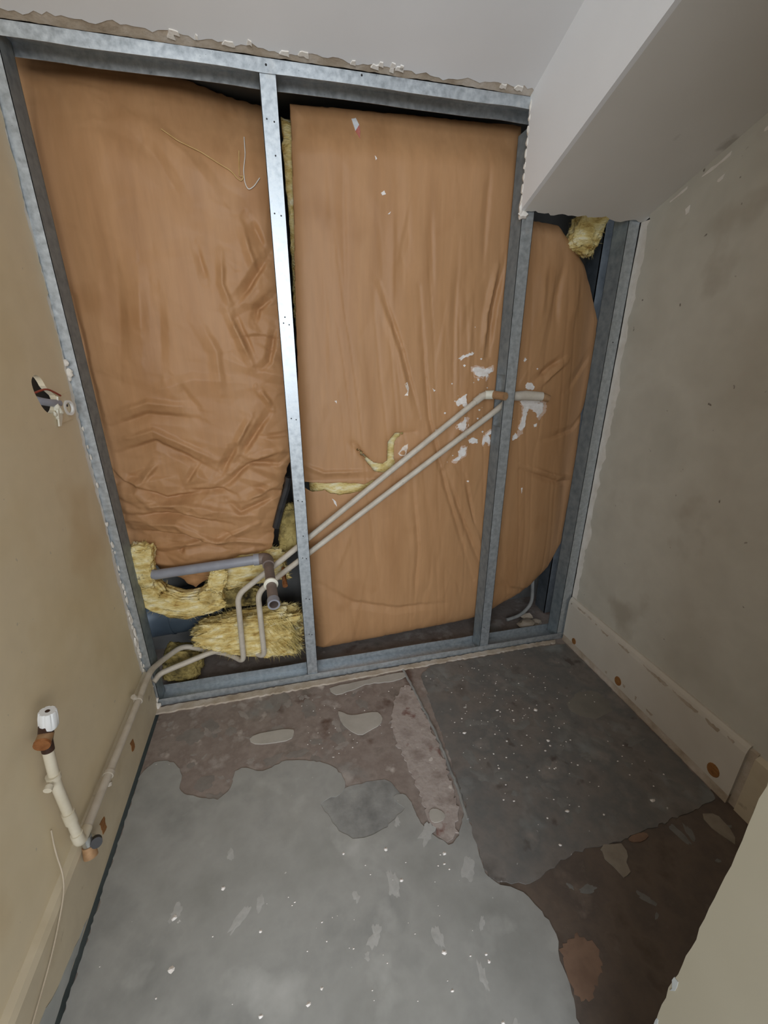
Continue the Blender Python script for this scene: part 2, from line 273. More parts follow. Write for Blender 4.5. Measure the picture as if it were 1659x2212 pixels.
M['torn'] = mat('torn_plasterboard', [srgb(162,146,126), srgb(186,172,154), srgb(204,194,182)], 18, 6, .9, bump=.6, bscale=90, dist=.003)
M['gypsum'] = mat('bare_gypsum', [srgb(222,215,204), srgb(242,238,231)], 20, 6, .9, bump=.5, bscale=110, dist=.003)
M['skirting'] = mat('gloss_cream_skirting', [srgb(204,197,184), srgb(214,208,196)], 5, 3, .45, bump=.05, bscale=30, spots=[(30, .72, .78, srgb(130,120,105), 4)])
M['skirting_l'] = mat('dirty_skirting', [srgb(190,176,148), srgb(206,194,168), srgb(196,184,160)], 6, 4, .55, bump=.15, bscale=18, spots=[(14, .66, .75, srgb(130,110,84), 4)])
M['flake'] = mat('flaked_grey_paint', [srgb(160,164,162), srgb(182,184,180)], 9, 4, .6)
M['wood'] = mat('brown_wood_plug', [srgb(120,78,38), srgb(165,115,62)], 60, 4, .7, stretch=(1, 1, 4))
M['steel'] = mat('galvanised_steel', [srgb(166,174,179), srgb(186,193,198), srgb(204,210,213)], 70, 6, .40, metal=.68, bump=.06, bscale=60, rvar=.10, spots=[(160, .70, .76, srgb(128,136,142), 3), (22, .68, .80, srgb(205,207,206), 5)])
M['steel_web'] = mat('shaded_steel_web', [srgb(104,116,124), srgb(124,136,143), srgb(138,149,155)], 40, 6, .5, metal=.12, bump=.05, bscale=60)  # same steel as the flanges, with the shade on its sides painted in
M['dark_steel'] = mat('dull_steel', [srgb(96,104,112), srgb(130,138,145)], 20, 4, .5, metal=.6, bump=.05)
M['screw'] = mat('black_screw', [srgb(28,28,30), srgb(50,50,52)], 40, 2, .5, metal=.4, bump=0)
M['paper'] = mat('kraft_paper', [srgb(167,124,84), srgb(181,138,97), srgb(173,129,88)], 7, 5, .52, bump=.12, bscale=70, stretch=(1, 1, .12), fine=.045, dist=.0015, spec=.35, spots=[(4, .62, .8, srgb(158,113,71), 3)])
M['wool'] = mat('yellow_glass_wool', [srgb(172,138,76), srgb(218,192,122), srgb(238,220,160), srgb(250,242,210)], 34, 9, .95, bump=1.0, bscale=140, dist=.006, stretch=(.6, 1, 1.6), spots=[(12, .64, .76, srgb(150,122,66), 8), (24, .67, .75, srgb(84,72,48), 7)], spec=.1)
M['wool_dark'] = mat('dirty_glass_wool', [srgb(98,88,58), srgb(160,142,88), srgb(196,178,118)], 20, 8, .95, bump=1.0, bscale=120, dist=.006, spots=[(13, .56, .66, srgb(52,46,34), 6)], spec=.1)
M['fibre'] = mat('glass_fibre', [srgb(200,176,100), srgb(232,214,150)], 30, 2, .9, bump=0, spec=.1)
M['fibre_dark'] = mat('dark_glass_fibre', [srgb(70,66,50), srgb(120,108,66)], 30, 2, .9, bump=0, spec=.1)
M['pipe'] = mat('painted_copper_pipe', [srgb(186,176,160), srgb(206,198,184)], 26, 4, .5, bump=.1, bscale=40, spots=[(45, .70, .76, srgb(150,138,120), 3)])
M['pipe_cream'] = mat('cream_gloss_pipe_paint', [srgb(200,190,166), srgb(216,208,188)], 20, 3, .4, bump=.1, bscale=30, spots=[(26, .68, .74, srgb(168,150,120), 4)])
M['copper'] = mat('worn_copper', [srgb(150,98,62), srgb(190,132,86)], 60, 4, .45, metal=.7, bump=.05)
M['copper_dull'] = mat('dull_copper', [srgb(150,116,84), srgb(184,146,106)], 50, 4, .6, metal=.2, bump=.05)
M['oxid'] = mat('dark_oxidised_brass', [srgb(46,30,24), srgb(84,58,44)], 40, 4, .5, metal=.3, bump=.05)
M['chrome'] = mat('dull_chrome', [srgb(190,192,190), srgb(220,222,220)], 30, 3, .25, metal=.9, bump=0)
M['pvc'] = mat('grey_waste_pipe', [srgb(134,136,146), srgb(156,158,166)], 14, 3, .45, bump=.03)
M['pvc_brown'] = mat('brown_grey_waste_pipe', [srgb(112,98,92), srgb(134,120,112)], 22, 4, .55, bump=.05)
M['white_plastic'] = mat('white_plastic', [srgb(224,226,226), srgb(238,240,240)], 12, 2, .35, bump=0)
M['cream_plastic'] = mat('cream_plastic', [srgb(214,210,192), srgb(232,229,214)], 20, 2, .45, bump=0)
M['black'] = mat('black_rubber', [srgb(24,24,26), srgb(52,52,54)], 30, 3, .45, bump=.05)
M['duct'] = mat('dark_blue_duct', [srgb(54,66,78), srgb(74,88,100)], 8, 3, .42, metal=.2, bump=.03)
M['splash'] = mat('white_plaster_splash', [srgb(222,214,206), srgb(244,240,236)], 60, 5, .8, bump=.5, bscale=200)
M['smear'] = mat('thin_plaster_smear', [srgb(190,152,122), srgb(214,186,166), srgb(196,160,132)], 60, 6, .75, bump=.3, bscale=150)
M['tape'] = mat('glossy_clear_tape', [srgb(214,196,178), srgb(236,226,214)], 60, 3, .2, bump=.2, bscale=80)
M['red'] = mat('faded_red_print', [srgb(190,110,96), srgb(206,140,126)], 60, 3, .7, bump=0)
M['void'] = mat('dark_cavity_board', [srgb(78,78,78), srgb(104,103,100)], 5, 4, .9)
M['concrete'] = mat('bare_brown_concrete', [srgb(118,108,100), srgb(146,134,126), srgb(132,119,111), srgb(166,157,150)], 9, 9, .8, bump=.35, bscale=60, rvar=.1, pos=(.32, .68), spots=[(5, .58, .7, srgb(132,132,128), 6), (16, .64, .74, srgb(186,176,168), 7), (9, .62, .72, srgb(98,78,68), 5)], fine=.06)
M['screed'] = mat('grey_levelling_compound', [srgb(132,133,130), srgb(158,158,154), srgb(142,142,137)], 4.2, 6, .52, bump=.12, bscale=30, rvar=.1, spots=[(7, .57, .78, srgb(188,188,184), 7), (3.4, .62, .8, srgb(146,145,138), 4), (48, .73, .77, srgb(206,205,202), 3)], fine=.03)
M['slab'] = mat('dark_grey_adhesive', [srgb(98,94,90), srgb(122,117,112), srgb(106,106,104), srgb(136,130,124)], 7, 9, .6, bump=.3, bscale=45, rvar=.12, spots=[(8, .58, .74, srgb(138,142,140), 8), (40, .71, .75, srgb(196,196,192), 3), (14, .64, .72, srgb(86,78,74), 6)], fine=.05)
M['strip'] = mat('pinkish_sandy_mortar', [srgb(136,122,114), srgb(174,163,156), srgb(152,140,133)], 14, 9, .85, bump=.6, bscale=70, dist=.003, spots=[(18, .62, .7, srgb(128,100,92), 6), (30, .66, .72, srgb(206,198,190), 5)])
M['grey_patch'] = mat('mid_grey_cement', [srgb(112,112,110), srgb(138,138,135), srgb(158,158,154)], 14, 9, .7, bump=.4, bscale=50)
M['pale_patch'] = mat('pale_filler', [srgb(168,163,154), srgb(184,179,170)], 16, 5, .75, bump=.2, bscale=60)
M['dull_patch'] = mat('dull_tan_filler', [srgb(122,113,100), srgb(146,137,123), srgb(132,122,110)], 16, 8, .75, bump=.3, bscale=60)
M['smudge'] = mat('thin_grey_dust', [srgb(160,159,155), srgb(176,175,171), srgb(166,165,161)], 30, 7, .85, bump=.2, bscale=90)
M['smudge_c'] = mat('pale_mauve_dust', [srgb(140,131,124), srgb(160,152,145)], 30, 7, .85, bump=.2, bscale=90)
M['smudge_d'] = mat('thin_greenish_dust', [srgb(110,109,105), srgb(128,127,123)], 30, 7, .85, bump=.2, bscale=90)
M['smudge_e'] = mat('grey_mauve_smear', [srgb(122,115,109), srgb(142,135,128)], 20, 7, .85, bump=.2, bscale=90)
M['cement2'] = mat('olive_grey_smear', [srgb(112,109,102), srgb(132,129,120)], 10, 8, .7, bump=.2, bscale=50)
M['floor_shade'] = mat('dark_brown_floor_shade', [srgb(80,69,59), srgb(104,91,81), srgb(90,80,73), srgb(118,105,95)], 8, 9, .55, bump=.3, bscale=50, rvar=.1, spots=[(7, .62, .74, srgb(56,42,32), 6), (16, .66, .76, srgb(120,108,100), 7)])  # brown floor tone with shade painted into it
M['rust'] = mat('reddish_brown_stain', [srgb(108,84,68), srgb(134,108,90), srgb(118,94,78)], 12, 8, .6, bump=.1)
M['gap'] = mat('dark_floor_gap', [srgb(66,74,70), srgb(92,98,94)], 10, 3, .7)
M['cable'] = mat('grey_green_cable', [srgb(178,164,142), srgb(198,184,162)], 20, 2, .5, bump=0)
M['thread'] = mat('straw_coloured_thread', [srgb(196,160,96), srgb(214,184,126)], 40, 2, .6, bump=0)
M['white_thread'] = mat('pale_thread', [srgb(210,206,196), srgb(228,226,220)], 40, 2, .4, bump=0)
M['red_wire'] = mat('red_wire', [srgb(130,52,38), srgb(150,66,48)], 40, 2, .5, bump=0)
# ------------------------------------------------------------------ room shell
WID, HT, TS, SL, H2 = 1.648, 1.80, math.tan(0.3855), 1.233, 1.542
def structure(o): o['kind'] = 'structure'; return o
# floor: a base, then the layers that lie on it
b = MB(); b.prism([[(.027, -1.6), (2.1, -1.6), (2.1, -.001), (WID+.002, -.001), (WID+.002, 0), (.027, 0)]], lambda a, c, d: (a, c, d), -.03, 0)
b.box((-.14, 0, -.03), (1.86, .36, 0)); b.box((-.8, -4.2, -.03), (2.6, -1.6, 0))
floor = structure(b.build('floor', M['concrete']))
b = MB(); b.box((-.05, -1.6, -.05), (.031, 0, -.022)); b.build('floor_gap', M['gap'], floor)
def layer(name, poly, m, h, z0=0, amp=.003, step=.015, seed=1, sm=1):
    p = smooth_poly(poly, sm); p = rag(p, amp, step, seed)
    lo = p
    b = MB(); b.prism([lo], lambda a, c, d: (a, c, d), z0, z0+h)
    o = b.build(name, m, floor); return o
scr = D['screed'] + [(.955, -1.6), (.028, -1.6), (.028, -.6), (.028, -.29)]
scr = [(max(x, .028), y) for x, y in scr]
layer('screed_layer', scr, M['screed'], .0018, seed=3, amp=.003, step=.009)
layer('brown_floor_shade', [(.985, -.70), (1.10, -.735), (1.27, -.745), (1.50, -.725), (WID-.02, -.69), (2.0, -.75), (2.0, -1.5), (.965, -1.5), (.95, -1.10), (.955, -.98), (.965, -.90), (.95, -.83), (.92, -.77)], M['floor_shade'], .0006, seed=18, amp=.004)  # brown floor area, darkened further to paint in the shade behind the near wall
layer('adhesive_layer', [(min(x, WID-.022), y) for x, y in D['slab']], M['slab'], .0028, seed=4, amp=.004, step=.01)
layer('mortar_strip', D['strip'], M['strip'], .0026, seed=5, amp=.007, step=.009)
layer('filler_spot', D['strip_spot'], M['pale_patch'], .0042, seed=6, amp=.001)
layer('filler_patch', D['patch1'], M['pale_patch'], .003, seed=7, amp=.0015)
layer('filler_patch', D['patch2'], M['pale_patch'], .003, seed=8, amp=.0015)
layer('filler_patch', D['patch3'], M['pale_patch'], .003, seed=9, amp=.002)
layer('filler_patch', D['patch4'], M['dull_patch'], .0032, seed=10, amp=.006)
layer('filler_patch', D['patch5'], M['dull_patch'], .0022, seed=11, amp=.004)
layer('filler_patch', D['patch6'], M['rust'], .0036, seed=12, amp=.002)
layer('cement_patch', [(x+(x-.65)*.22, y+(y+.53)*.22) for x, y in D['greypatch']], M['grey_patch'], .0009, seed=13, amp=.004)
layer('cement_patch', D['patch7'], M['cement2'], .0034, seed=14, amp=.008)
layer('rust_stain', D['rust'], M['rust'], .0012, seed=15, amp=.005, step=.006)
layer('plaster_ridge', D['ridge'], M['torn'], .007, seed=16, amp=.003, step=.01, sm=0)
jl = [Vector((x, y, .0)) for x, y in D['joint']]
b = MB(); b.tube([p + Vector((random.uniform(-.002, .002), 0, 0)) for p in fillet(jl, .1, 10)], .005, 8); b.build('joint_ridge', M['grey_patch'], floor, True)
rnd = random.Random(21)
b = MB()
def fleck(x, y, z, r):
    n = 7; a0 = rnd.uniform(0, 6.28); k = rnd.uniform(.5, 1)
    ring = [(x+math.cos(a0+2*math.pi*i/n)*r*rnd.uniform(.7, 1.2), y+math.sin(a0+2*math.pi*i/n)*r*k*rnd.uniform(.7, 1.2), z-.0004) for i in range(n)]
    b.add(ring+[(x, y, z+r*.35)], [(i, (i+1) % n, n) for i in range(n)])
for i in range(150):
    x, y = rnd.gauss(1.2, .16), rnd.gauss(-.22, .14)
    if .98 < x < 1.6 and -.7 < y < -.05: fleck(x, y, .003, rnd.uniform(.001, .0035))
for i in range(60):
    x, y = rnd.uniform(1.0, 1.55), rnd.uniform(-.7, -.3); fleck(x, y, .003, rnd.uniform(.0015, .0045))
for i in range(90):
    x, y = rnd.gauss(.55, .25), rnd.gauss(-.72, .16)
    if .06 < x < .85 and -1.0 < y < -.62: fleck(x, y, .0018, rnd.uniform(.0012, .004))
for i in range(60):
    x, y = rnd.uniform(.5, .93), rnd.uniform(-.35, -.06); fleck(x, y, .0006, rnd.uniform(.001, .003))
for (x, y, r) in ((1.17,-.30,.007),(1.02,-.36,.008),(1.19,-.66,.007),(1.30,-.33,.008),(.2,-.66,.006),(1.12,-.73,.005),(1.44,-.69,.009),(1.27,-.45,.007)): fleck(x, y, .003, r)
for i in range(26):
    x, y = rnd.uniform(.08, .9), rnd.uniform(-1.0, -.62); fleck(x, y, .0018, rnd.uniform(.004, .0075))
fl = b.build('plaster_flecks', M['splash'], floor); fl['kind'] = 'stuff'
def smudges(name, m, n, box, z, smin, smax, seed, el=2.0, ang=None):
    rr = random.Random(seed); b = MB()
    for i in range(n):
        x, y = rr.uniform(box[0], box[1]), rr.uniform(box[2], box[3]); s = rr.uniform(smin, smax); a = (rr.uniform(0, 3.14) if ang is None else ang+rr.uniform(-.5, .5)); k = rr.uniform(1, el); m_ = 22
        rad = [max(.25, 1+.55*float(vn(math.cos(2*math.pi*j/m_)*1.6, math.sin(2*math.pi*j/m_)*1.6, i*7.3, seed))+.35*float(vn(math.cos(2*math.pi*j/m_)*5, math.sin(2*math.pi*j/m_)*5, i*3.1, seed+1))) for j in range(m_)]
        ring = [(s*k*rad[j]*math.cos(2*math.pi*j/m_), s*rad[j]*math.sin(2*math.pi*j/m_)) for j in range(m_)]
        ring = [(x+p*math.cos(a)-q*math.sin(a), y+p*math.sin(a)+q*math.cos(a), z) for p, q in ring]
        b.add(ring+[(x, y, z+.0003)], [(j, (j+1) % m_, m_) for j in range(m_)])
    o = b.build(name, m, floor); o['kind'] = 'stuff'
smudges('dust_smudges', M['smudge'], 22, (.10, .88, -1.0, -.55), .00195, .004, .014, 501, 3.2, 1.2)
smudges('dust_smudges', M['smudge_d'], 60, (1.0, 1.55, -.68, -.05), .00295, .004, .016, 502, 2.8)
smudges('dust_smudges', M['smudge_c'], 34, (.06, .90, -.36, -.05), .0004, .003, .011, 503, 2.6)
smudges('dust_smudges', M['smudge_e'], 24, (.10, .80, -.42, -.05), .00035, .008, .024, 504, 2.6)
smudges('dust_smudges', M['smudge_d'], 10, (1.0, 1.6, -.98, -.78), .0009, .003, .010, 505, 3)
# ceiling slopes up towards the doorway
def cl(a, s, d): return (a, -s, HT + TS*s + d)
edge = [(x, o) for x, o in ragline(-.06, SL+.004, .021, .008, .012, 31)]
b = MB(); b.prism([edge + [(SL+.004, 1.5), (-.06, 1.5)]], cl, 0, .014)
ceil = structure(b.build('ceiling', M['paint_ceiling']))
edge = [(x, o) for x, o in ragline(-.06, SL, .002, .002, .015, 32)]
b = MB(); b.prism([edge + [(SL, .10), (-.06, .10)]], cl, .0012, .02); b.build('torn_plaster_edge', M['torn'], ceil)
b = MB()
for i in range(16):
    x = rnd.uniform(.35, 1.2); s0 = rnd.uniform(.012, .026); w = rnd.uniform(.006, .03)
    pts = rag([(x, s0), (x+w, s0-.002), (x+w*.9, s0+.007), (x+w*.2, s0+.008)], .002, .006, 50+i)
    b.prism([pts], cl, -.002, .002)
b.build('plaster_chips', M['gypsum'], ceil)['kind'] = 'stuff'
# bulkhead boxed in along the right, its underside following the slope
side = [(o, h) for h, o in ragline(0, HT-H2+.006, .006, .005, .012, 33)]
b = MB(); b.prism([side + [(1.12, HT-H2+.006), (1.12, 0)]], lambda s, h, d: (SL+d, -s, H2+TS*s+h), 0, .012)
bulk = b.build('bulkhead_face', M['paint_bulk'], ceil)
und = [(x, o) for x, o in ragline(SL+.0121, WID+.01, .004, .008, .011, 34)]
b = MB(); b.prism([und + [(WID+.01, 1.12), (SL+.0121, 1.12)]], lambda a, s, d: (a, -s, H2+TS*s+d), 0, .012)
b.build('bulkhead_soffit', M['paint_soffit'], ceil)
b = MB()
def blob(b, c, r, sq=(1, 1, 1), seed=0, n=2):
    bm = bmesh.new(); bmesh.ops.create_icosphere(bm, subdivisions=n, radius=1)
    P = np.array([v.co[:] for v in bm.verts]); F_ = [tuple(v.index for v in f.verts) for f in bm.faces]; bm.free()
    k = 1 + .35*vn(P[:, 0]*2, P[:, 1]*2, P[:, 2]*2, seed) + .2*vn(P[:, 0]*5, P[:, 1]*5, P[:, 2]*5, seed+3)
    P = P*k[:, None]*np.array(sq)*r + np.array(c)
    b.add(P.tolist(), F_)
blob(b, (SL+.012, -.004, H2-.004), .016, (1, .6, .7), 3); blob(b, (SL+.002, -.006, H2+.012), .012, (.5, .6, 1.6), 4)
for i in range(9): blob(b, (SL+.001, -.007, H2+.03+i*.026), .006, (.6, .9, rnd.uniform(1.2, 2.4)), 10+i)
b.build('torn_plaster_edge', M['gypsum'], ceil, True)
# left wall: plasterboard with a torn end beside the frame and a round hole
hole = smooth_poly([tuple(p) for p in D['hole']], 1)
le = [(o, z) for z, o in ragline(0, 2.0, -.022, .007, .011, 41)]
le = [(o + (.012 if z > 1.3 else 0) - (.010*max(0, 1-abs(z-.35)/.3)), z) for o, z in le]
b = MB(); b.prism([le + [(-.02, 2.45), (-1.27, 2.45), (-1.27, 0)], hole], lambda a, c, d: (d, a, c), 0, -.0125)
wl = structure(b.build('wall_left', M['paint_left']))
le2 = [(o, z) for z, o in ragline(0, 1.80, -.003, .006, .008, 42)]
b = MB(); b.prism([le2 + [(-.06, 1.8), (-.06, 0)]], lambda a, c, d: (d, a, c), -.0015, -.0135)
b.build('torn_plaster_edge', M['gypsum'], wl)
b = MB(); b.box((-.075, -.26, .98), (-.07, -.06, 1.16)); b.build('hole_back', M['void'], wl)
b = MB()
for i in range(26):
    z = rnd.choice([rnd.uniform(.03, .42), rnd.uniform(.03, .42), rnd.uniform(.5, 1.2)])
    blob(b, (rnd.uniform(-.002, .003), rnd.uniform(-.012, -.001), z), rnd.uniform(.003, .007), (.6, .9, rnd.uniform(1, 2.2)), 60+i, 1)
for i in range(22):
    blob(b, (rnd.uniform(-.001, .003), rnd.uniform(-.016, -.003), rnd.uniform(.12, .50)), rnd.uniform(.006, .012), (.35, .7, rnd.uniform(1, 2.0)), 160+i, 2)
for (x, y, z, r) in ((.006, -.006, .03, .016), (.012, -.012, .02, .011), (.004, -.004, .085, .012), (.018, -.014, .012, .011), (.006, -.01, .11, .008), (.0, -.008, 1.145, .008), (.002, -.006, 1.12, .009)):
    blob(b, (x, y, z), r, (1, .8, 1.1), int(z*1000))
b.build('plaster_chips', M['gypsum'], wl, True)['kind'] = 'stuff'
# right wall
re = [(o, z) for z, o in ragline(0, H2+.04, -.034, .011, .014, 43)]
b = MB(); b.prism([re + [(-.02, 2.4), (-1.3, 2.4), (-1.3, 0)]], lambda a, c, d: (WID+d, a, c), 0, .0125)
wr = structure(b.build('wall_right', M['paint_right']))
re2 = [(o, z) for z, o in ragline(0, H2, -.001, .0015, .02, 44)]
b = MB(); b.prism([re2 + [(-.06, H2), (-.06, 0)]], lambda a, c, d: (WID+d, a, c), .0008, .0135); b.build('torn_plaster_edge', M['gypsum'], wr)
b = MB()
for i, (s, dz, L_, h_) in enumerate(((.10,-.012,.05,.006),(.19,-.018,.07,.007),(.33,-.03,.10,.014),(.47,-.04,.16,.018),(.70,-.04,.25,.03),(.24,-.06,.014,.010),(.40,-.075,.02,.013),(.16,-.07,.01,.016),(.58,-.055,.05,.012))):
    z = H2 + TS*s + dz
    pts = rag([(-s, z), (-s-L_, z+TS*L_), (-s-L_, z+TS*L_-h_), (-s-L_*.4, z+TS*L_*.4-h_*1.1), (-s, z-h_*.6)], h_*.25, .012, 70+i)
    b.prism([pts], lambda a, c, d: (WID+d, a, c), .001, -.0012)
b.build('bare_plaster_patches', M['gypsum'], wr)['kind'] = 'stuff'
# near wall beside the doorway the picture is taken from
ed = [(o, z) for z, o in ragline(0, 2.5, -1.1098, .0025, .02, 45)]
b = MB(); b.prism([ed + [(-1.30, 2.5), (-1.30, 0)]], lambda a, c, d: (.95+d, a, c), 0, .02)
b.box((.955, -1.30, 0), (2.1, -1.112, 2.5))
wf = structure(b.build('wall_front', M['paint_left_darkened']))
b = MB()
for i, (z, h, w) in enumerate(((.40, .03, .004), (.31, .02, .003), (.24, .03, .005))):
    b.prism([rag([(-1.109, z), (-1.109-w*1.4, z+h*.3), (-1.109-w, z+h), (-1.109, z+h*.9)], .002, .008, 80+i)], lambda a, c, d: (.95+d, a, c), .001, -.0008)
b.build('flaked_paint', M['flake'], wf)['kind'] = 'stuff'
# recess past the right-hand wall's end
b = MB(); b.prism([[(-.14, 0), (.36, 0), (.36, 1.95), (-.14, 1.95)]], lambda a, c, d: (a, c, d), 0, .001) if False else None
b.box((-.14, .33, 0), (1.86, .36, 2.0)); wb = structure(b.build('wall_back', M['void']))
b = MB(); b.box((-.16, .0, 0), (-.13, .36, 2.0)); b.box((1.83, .0, 0), (1.86, .36, 2.0)); b.box((-.16, 0, HT+.02), (1.86, .36, HT+.04)); b.build('cavity_sides', M['void'], wb)
# skirtings
b = MB(); b.prism([[(0, .028), (-.015, .028), (-.015, .185), (-.012, .200), (-.006, .2115), (0, .2115)]], lambda a, c, d: (WID+a, d, c), -.008, -.742)
sr = structure(b.build('baseboard_right', M['skirting']))
b = MB(); b.prism([[(0, 0), (-.017, 0), (-.013, .032), (0, .034)]], lambda a, c, d: (WID+a, d, c), -.008, -.742); b.build('filled_gap', M['torn'], sr)
b = MB(); b.prism([[(0, 0), (-.012, 0), (-.012, .19), (0, .2)]], lambda a, c, d: (WID+a, d, c), -.762, -1.11); b.build('skirting_end', M['skirting_l'], sr)
b = MB(); b.prism([[(0, 0), (-.006, 0), (-.006, .2), (0, .205)]], lambda a, c, d: (WID+a, d, c), -.742, -.762); b.build('joint_strip', M['torn'], sr)
b = MB()
for i, (s, L_, dz, h_) in enumerate(((.06,.05,.197,.004),(.12,.025,.196,.006),(.165,.012,.192,.005),(.20,.04,.188,.008),(.285,.055,.192,.006),(.40,.10,.191,.009),(.515,.09,.190,.010),(.625,.045,.190,.010),(.69,.02,.192,.006),(.345,.012,.06,.012),(.40,.010,.058,.016),(.26,.010,.045,.008),(.45,.03,.05,.008))):
    b.prism([rag([(-s, dz), (-s-L_, dz+.001), (-s-L_*.9, dz-h_), (-s-L_*.2, dz-h_*.8)], .0022, .006, 90+i)], lambda a, c, d: (WID+d, a, c), -.0145, -.0156)
b.build('chipped_paint', M['torn'], sr)['kind'] = 'stuff'
def disc(b, c, axis, r0, r1, d, n=18):
    ax = Vector(axis).normalized(); c = Vector(c); b.tube([c, c+ax*d], [r0, r1], n)
for (y, z, rr) in ((-.077, .041, .0125), (-.323, .052, .016), (-.688, .060, .019)):
    b = MB(); bm_ = []
    v, f = sweep([(WID-.0135, y, z), (WID-.0168, y, z)], [rr, rr*.9], 16)
    v = [(p[0], y+(p[1]-y)*1.0, z+(p[2]-z)*1.15) for p in v]; b.add(v, f); b.build('wood_plug', M['wood'], sr)
b = MB(); b.prism([[(0, .006), (.018, .006), (.018, .150), (.012, .160), (0, .165)]], lambda a, c, d: (a, d, c), -.012, -1.26)
sl_ = structure(b.build('baseboard_left', M['skirting_l']))
for (y, z, h, w) in ((-.235, .075, .036, .02), (-.465, .075, .04, .022)):
    b = MB(); b.prism([rag([(y, z), (y-w, z+.004), (y-w, z+h), (y, z+h-.006)], .003, .008, int(-y*1000))], lambda a, c, d: (d, a, c), .0175, .019); b.build('wood_plug', M['wood'], sl_)
b = MB(); b.prism([rag([(-.62, .01), (-.80, .008), (-1.3, .008), (-1.3, .15), (-.95, .13), (-.86, .09), (-.78, .06), (-.70, .03)], .004, .02, 97)], lambda a, c, d: (d, a, c), .0175, .0192); b.build('flaked_paint', M['flake'], sl_)
# ------------------------------------------------------------------ steel frame
T = .0012
def stud(x0, z0, z1, web_left, label, holes=(), screws=(), wd=.039, dep=.065):
    r = empty('steel_stud', (x0+wd/2, dep/2, z0), label, 'stud')
    b = MB(); b.prism([[(x0, 0), (x0+wd, 0), (x0+wd, T), (x0, T)]], lambda a, c, d: (a, c, d), z0, z1)
    lx = x0+wd if web_left else x0
    b.box((min(lx, lx+(-T if web_left else T)), 0, z0), (max(lx, lx+(-T if web_left else T)), .008, z1)); b.build('front_flange', M['steel'], r)
    b = MB(); b.box((x0, dep-T, z0), (x0+wd, dep, z1)); b.build('rear_flange', M['steel'], r)
    wx = x0 if web_left else x0+wd-T
    loops = [[(.0, z0), (dep, z0), (dep, z1), (.0, z1)]]
    for (za, zb) in holes: loops.append([(.008, za), (dep-.006, za), (dep-.006, zb), (.008, zb)])
    b = MB(); b.prism(loops, lambda a, c, d: (wx+d, a, c), 0, T); b.build('web', M['steel_web'], r)
    for (sx, sz) in screws:
        b = MB(); disc(b, (x0+sx, .0002, sz), (0, -1, 0), .0021, .0016, .0012, 8); b.build('screw', M['screw'], r)
    return r
scs = [(.010+.001*i, z) for i, z in enumerate((1.69, 1.50, 1.245, .985, .725, .52, .36, .21))]
scs += [(.027, z-.004) for z in (1.69, 1.50, 1.245, .985, .725, .52, .36, .21)] + [(.024, 1.62), (.017, 1.26), (.022, .60)]
stud(-.016, .002, HT-.004, False, 'left steel stud against the torn edge of the cream wall')
stud(.5385, .002, HT-.004, True, 'bright silvery steel stud in the middle of the frame, crossed behind by two pipes', holes=((.43, .60),), screws=scs)
stud(1.2435, .002, H2+.2, True, 'dull grey steel stud under the bulkhead corner where the two pipes end', holes=((.93, 1.10),), screws=[(.012, .12)])
stud(1.606, .002, H2+.02, True, 'right steel stud against the grey wall', screws=[(.02, 1.2)], wd=.041)
def track(name, x0, x1, zc, up, label, fl):
    s = 1 if up else -1
    b = MB(); b.box((x0, 0, min(zc, zc+s*T)), (x1, .070, max(zc, zc+s*T)))
    ro = empty(name, ((x0+x1)/2, .03, zc), label, 'track')
    b.build('track_web', M['steel'], ro)
    for nm, y in (('front_flange', -.0026), ('rear_flange', .069)):
        n = 40; bb = MB(); v = []; 
        for i in range(n+1):
            x = x0+(x1-x0)*i/n; w = .0012*vn(x*6, 0, 0, 9); w = float(w)
            zb = zc + s*(fl + float(vn(x*11, 3, 0, 4))*.0012)
            v += [(x, y, zc), (x, y+w*.6, zb), (x, y+T+w*.6, zb), (x, y+T, zc)]
        f = []
        for i in range(n):
            for k in range(4):
                f.append((i*4+k, i*4+(k+1) % 4, i*4+4+(k+1) % 4, i*4+4+k))
        f += [(0, 1, 2, 3), (n*4+3, n*4+2, n*4+1, n*4)]
        bb.add(v, f); bb.build(nm, M['steel'], ro, True, 30)
    return ro
tt = track('steel_track', -.02, SL+.08, HT, False, 'horizontal steel track under the torn ceiling edge', .026)
for sx_, sz_ in ((.556, .012), (.78, .006)):
    b = MB(); disc(b, (sx_, -.0024, HT-sz_), (0, -1, 0), .0028, .002, .0015, 8); b.build('screw', M['screw'], tt)
track('steel_track', .012, WID-.004, .001, True, 'horizontal steel track on the floor at the foot of the frame', .029)
# a second stud and cable in the cavity, seen past the right-hand stud
r = empty('cavity_stud', (1.69, .2, 0), 'dark steel stud deep in the cavity behind the right stud', 'stud')
b = MB(); b.box((1.668, .185, 0), (1.712, .188, 1.7)); b.build('front_flange', M['dark_steel'], r)
b = MB(); b.box((1.668, .185, 0), (1.671, .26, 1.7)); b.build('web', M['dark_steel'], r)
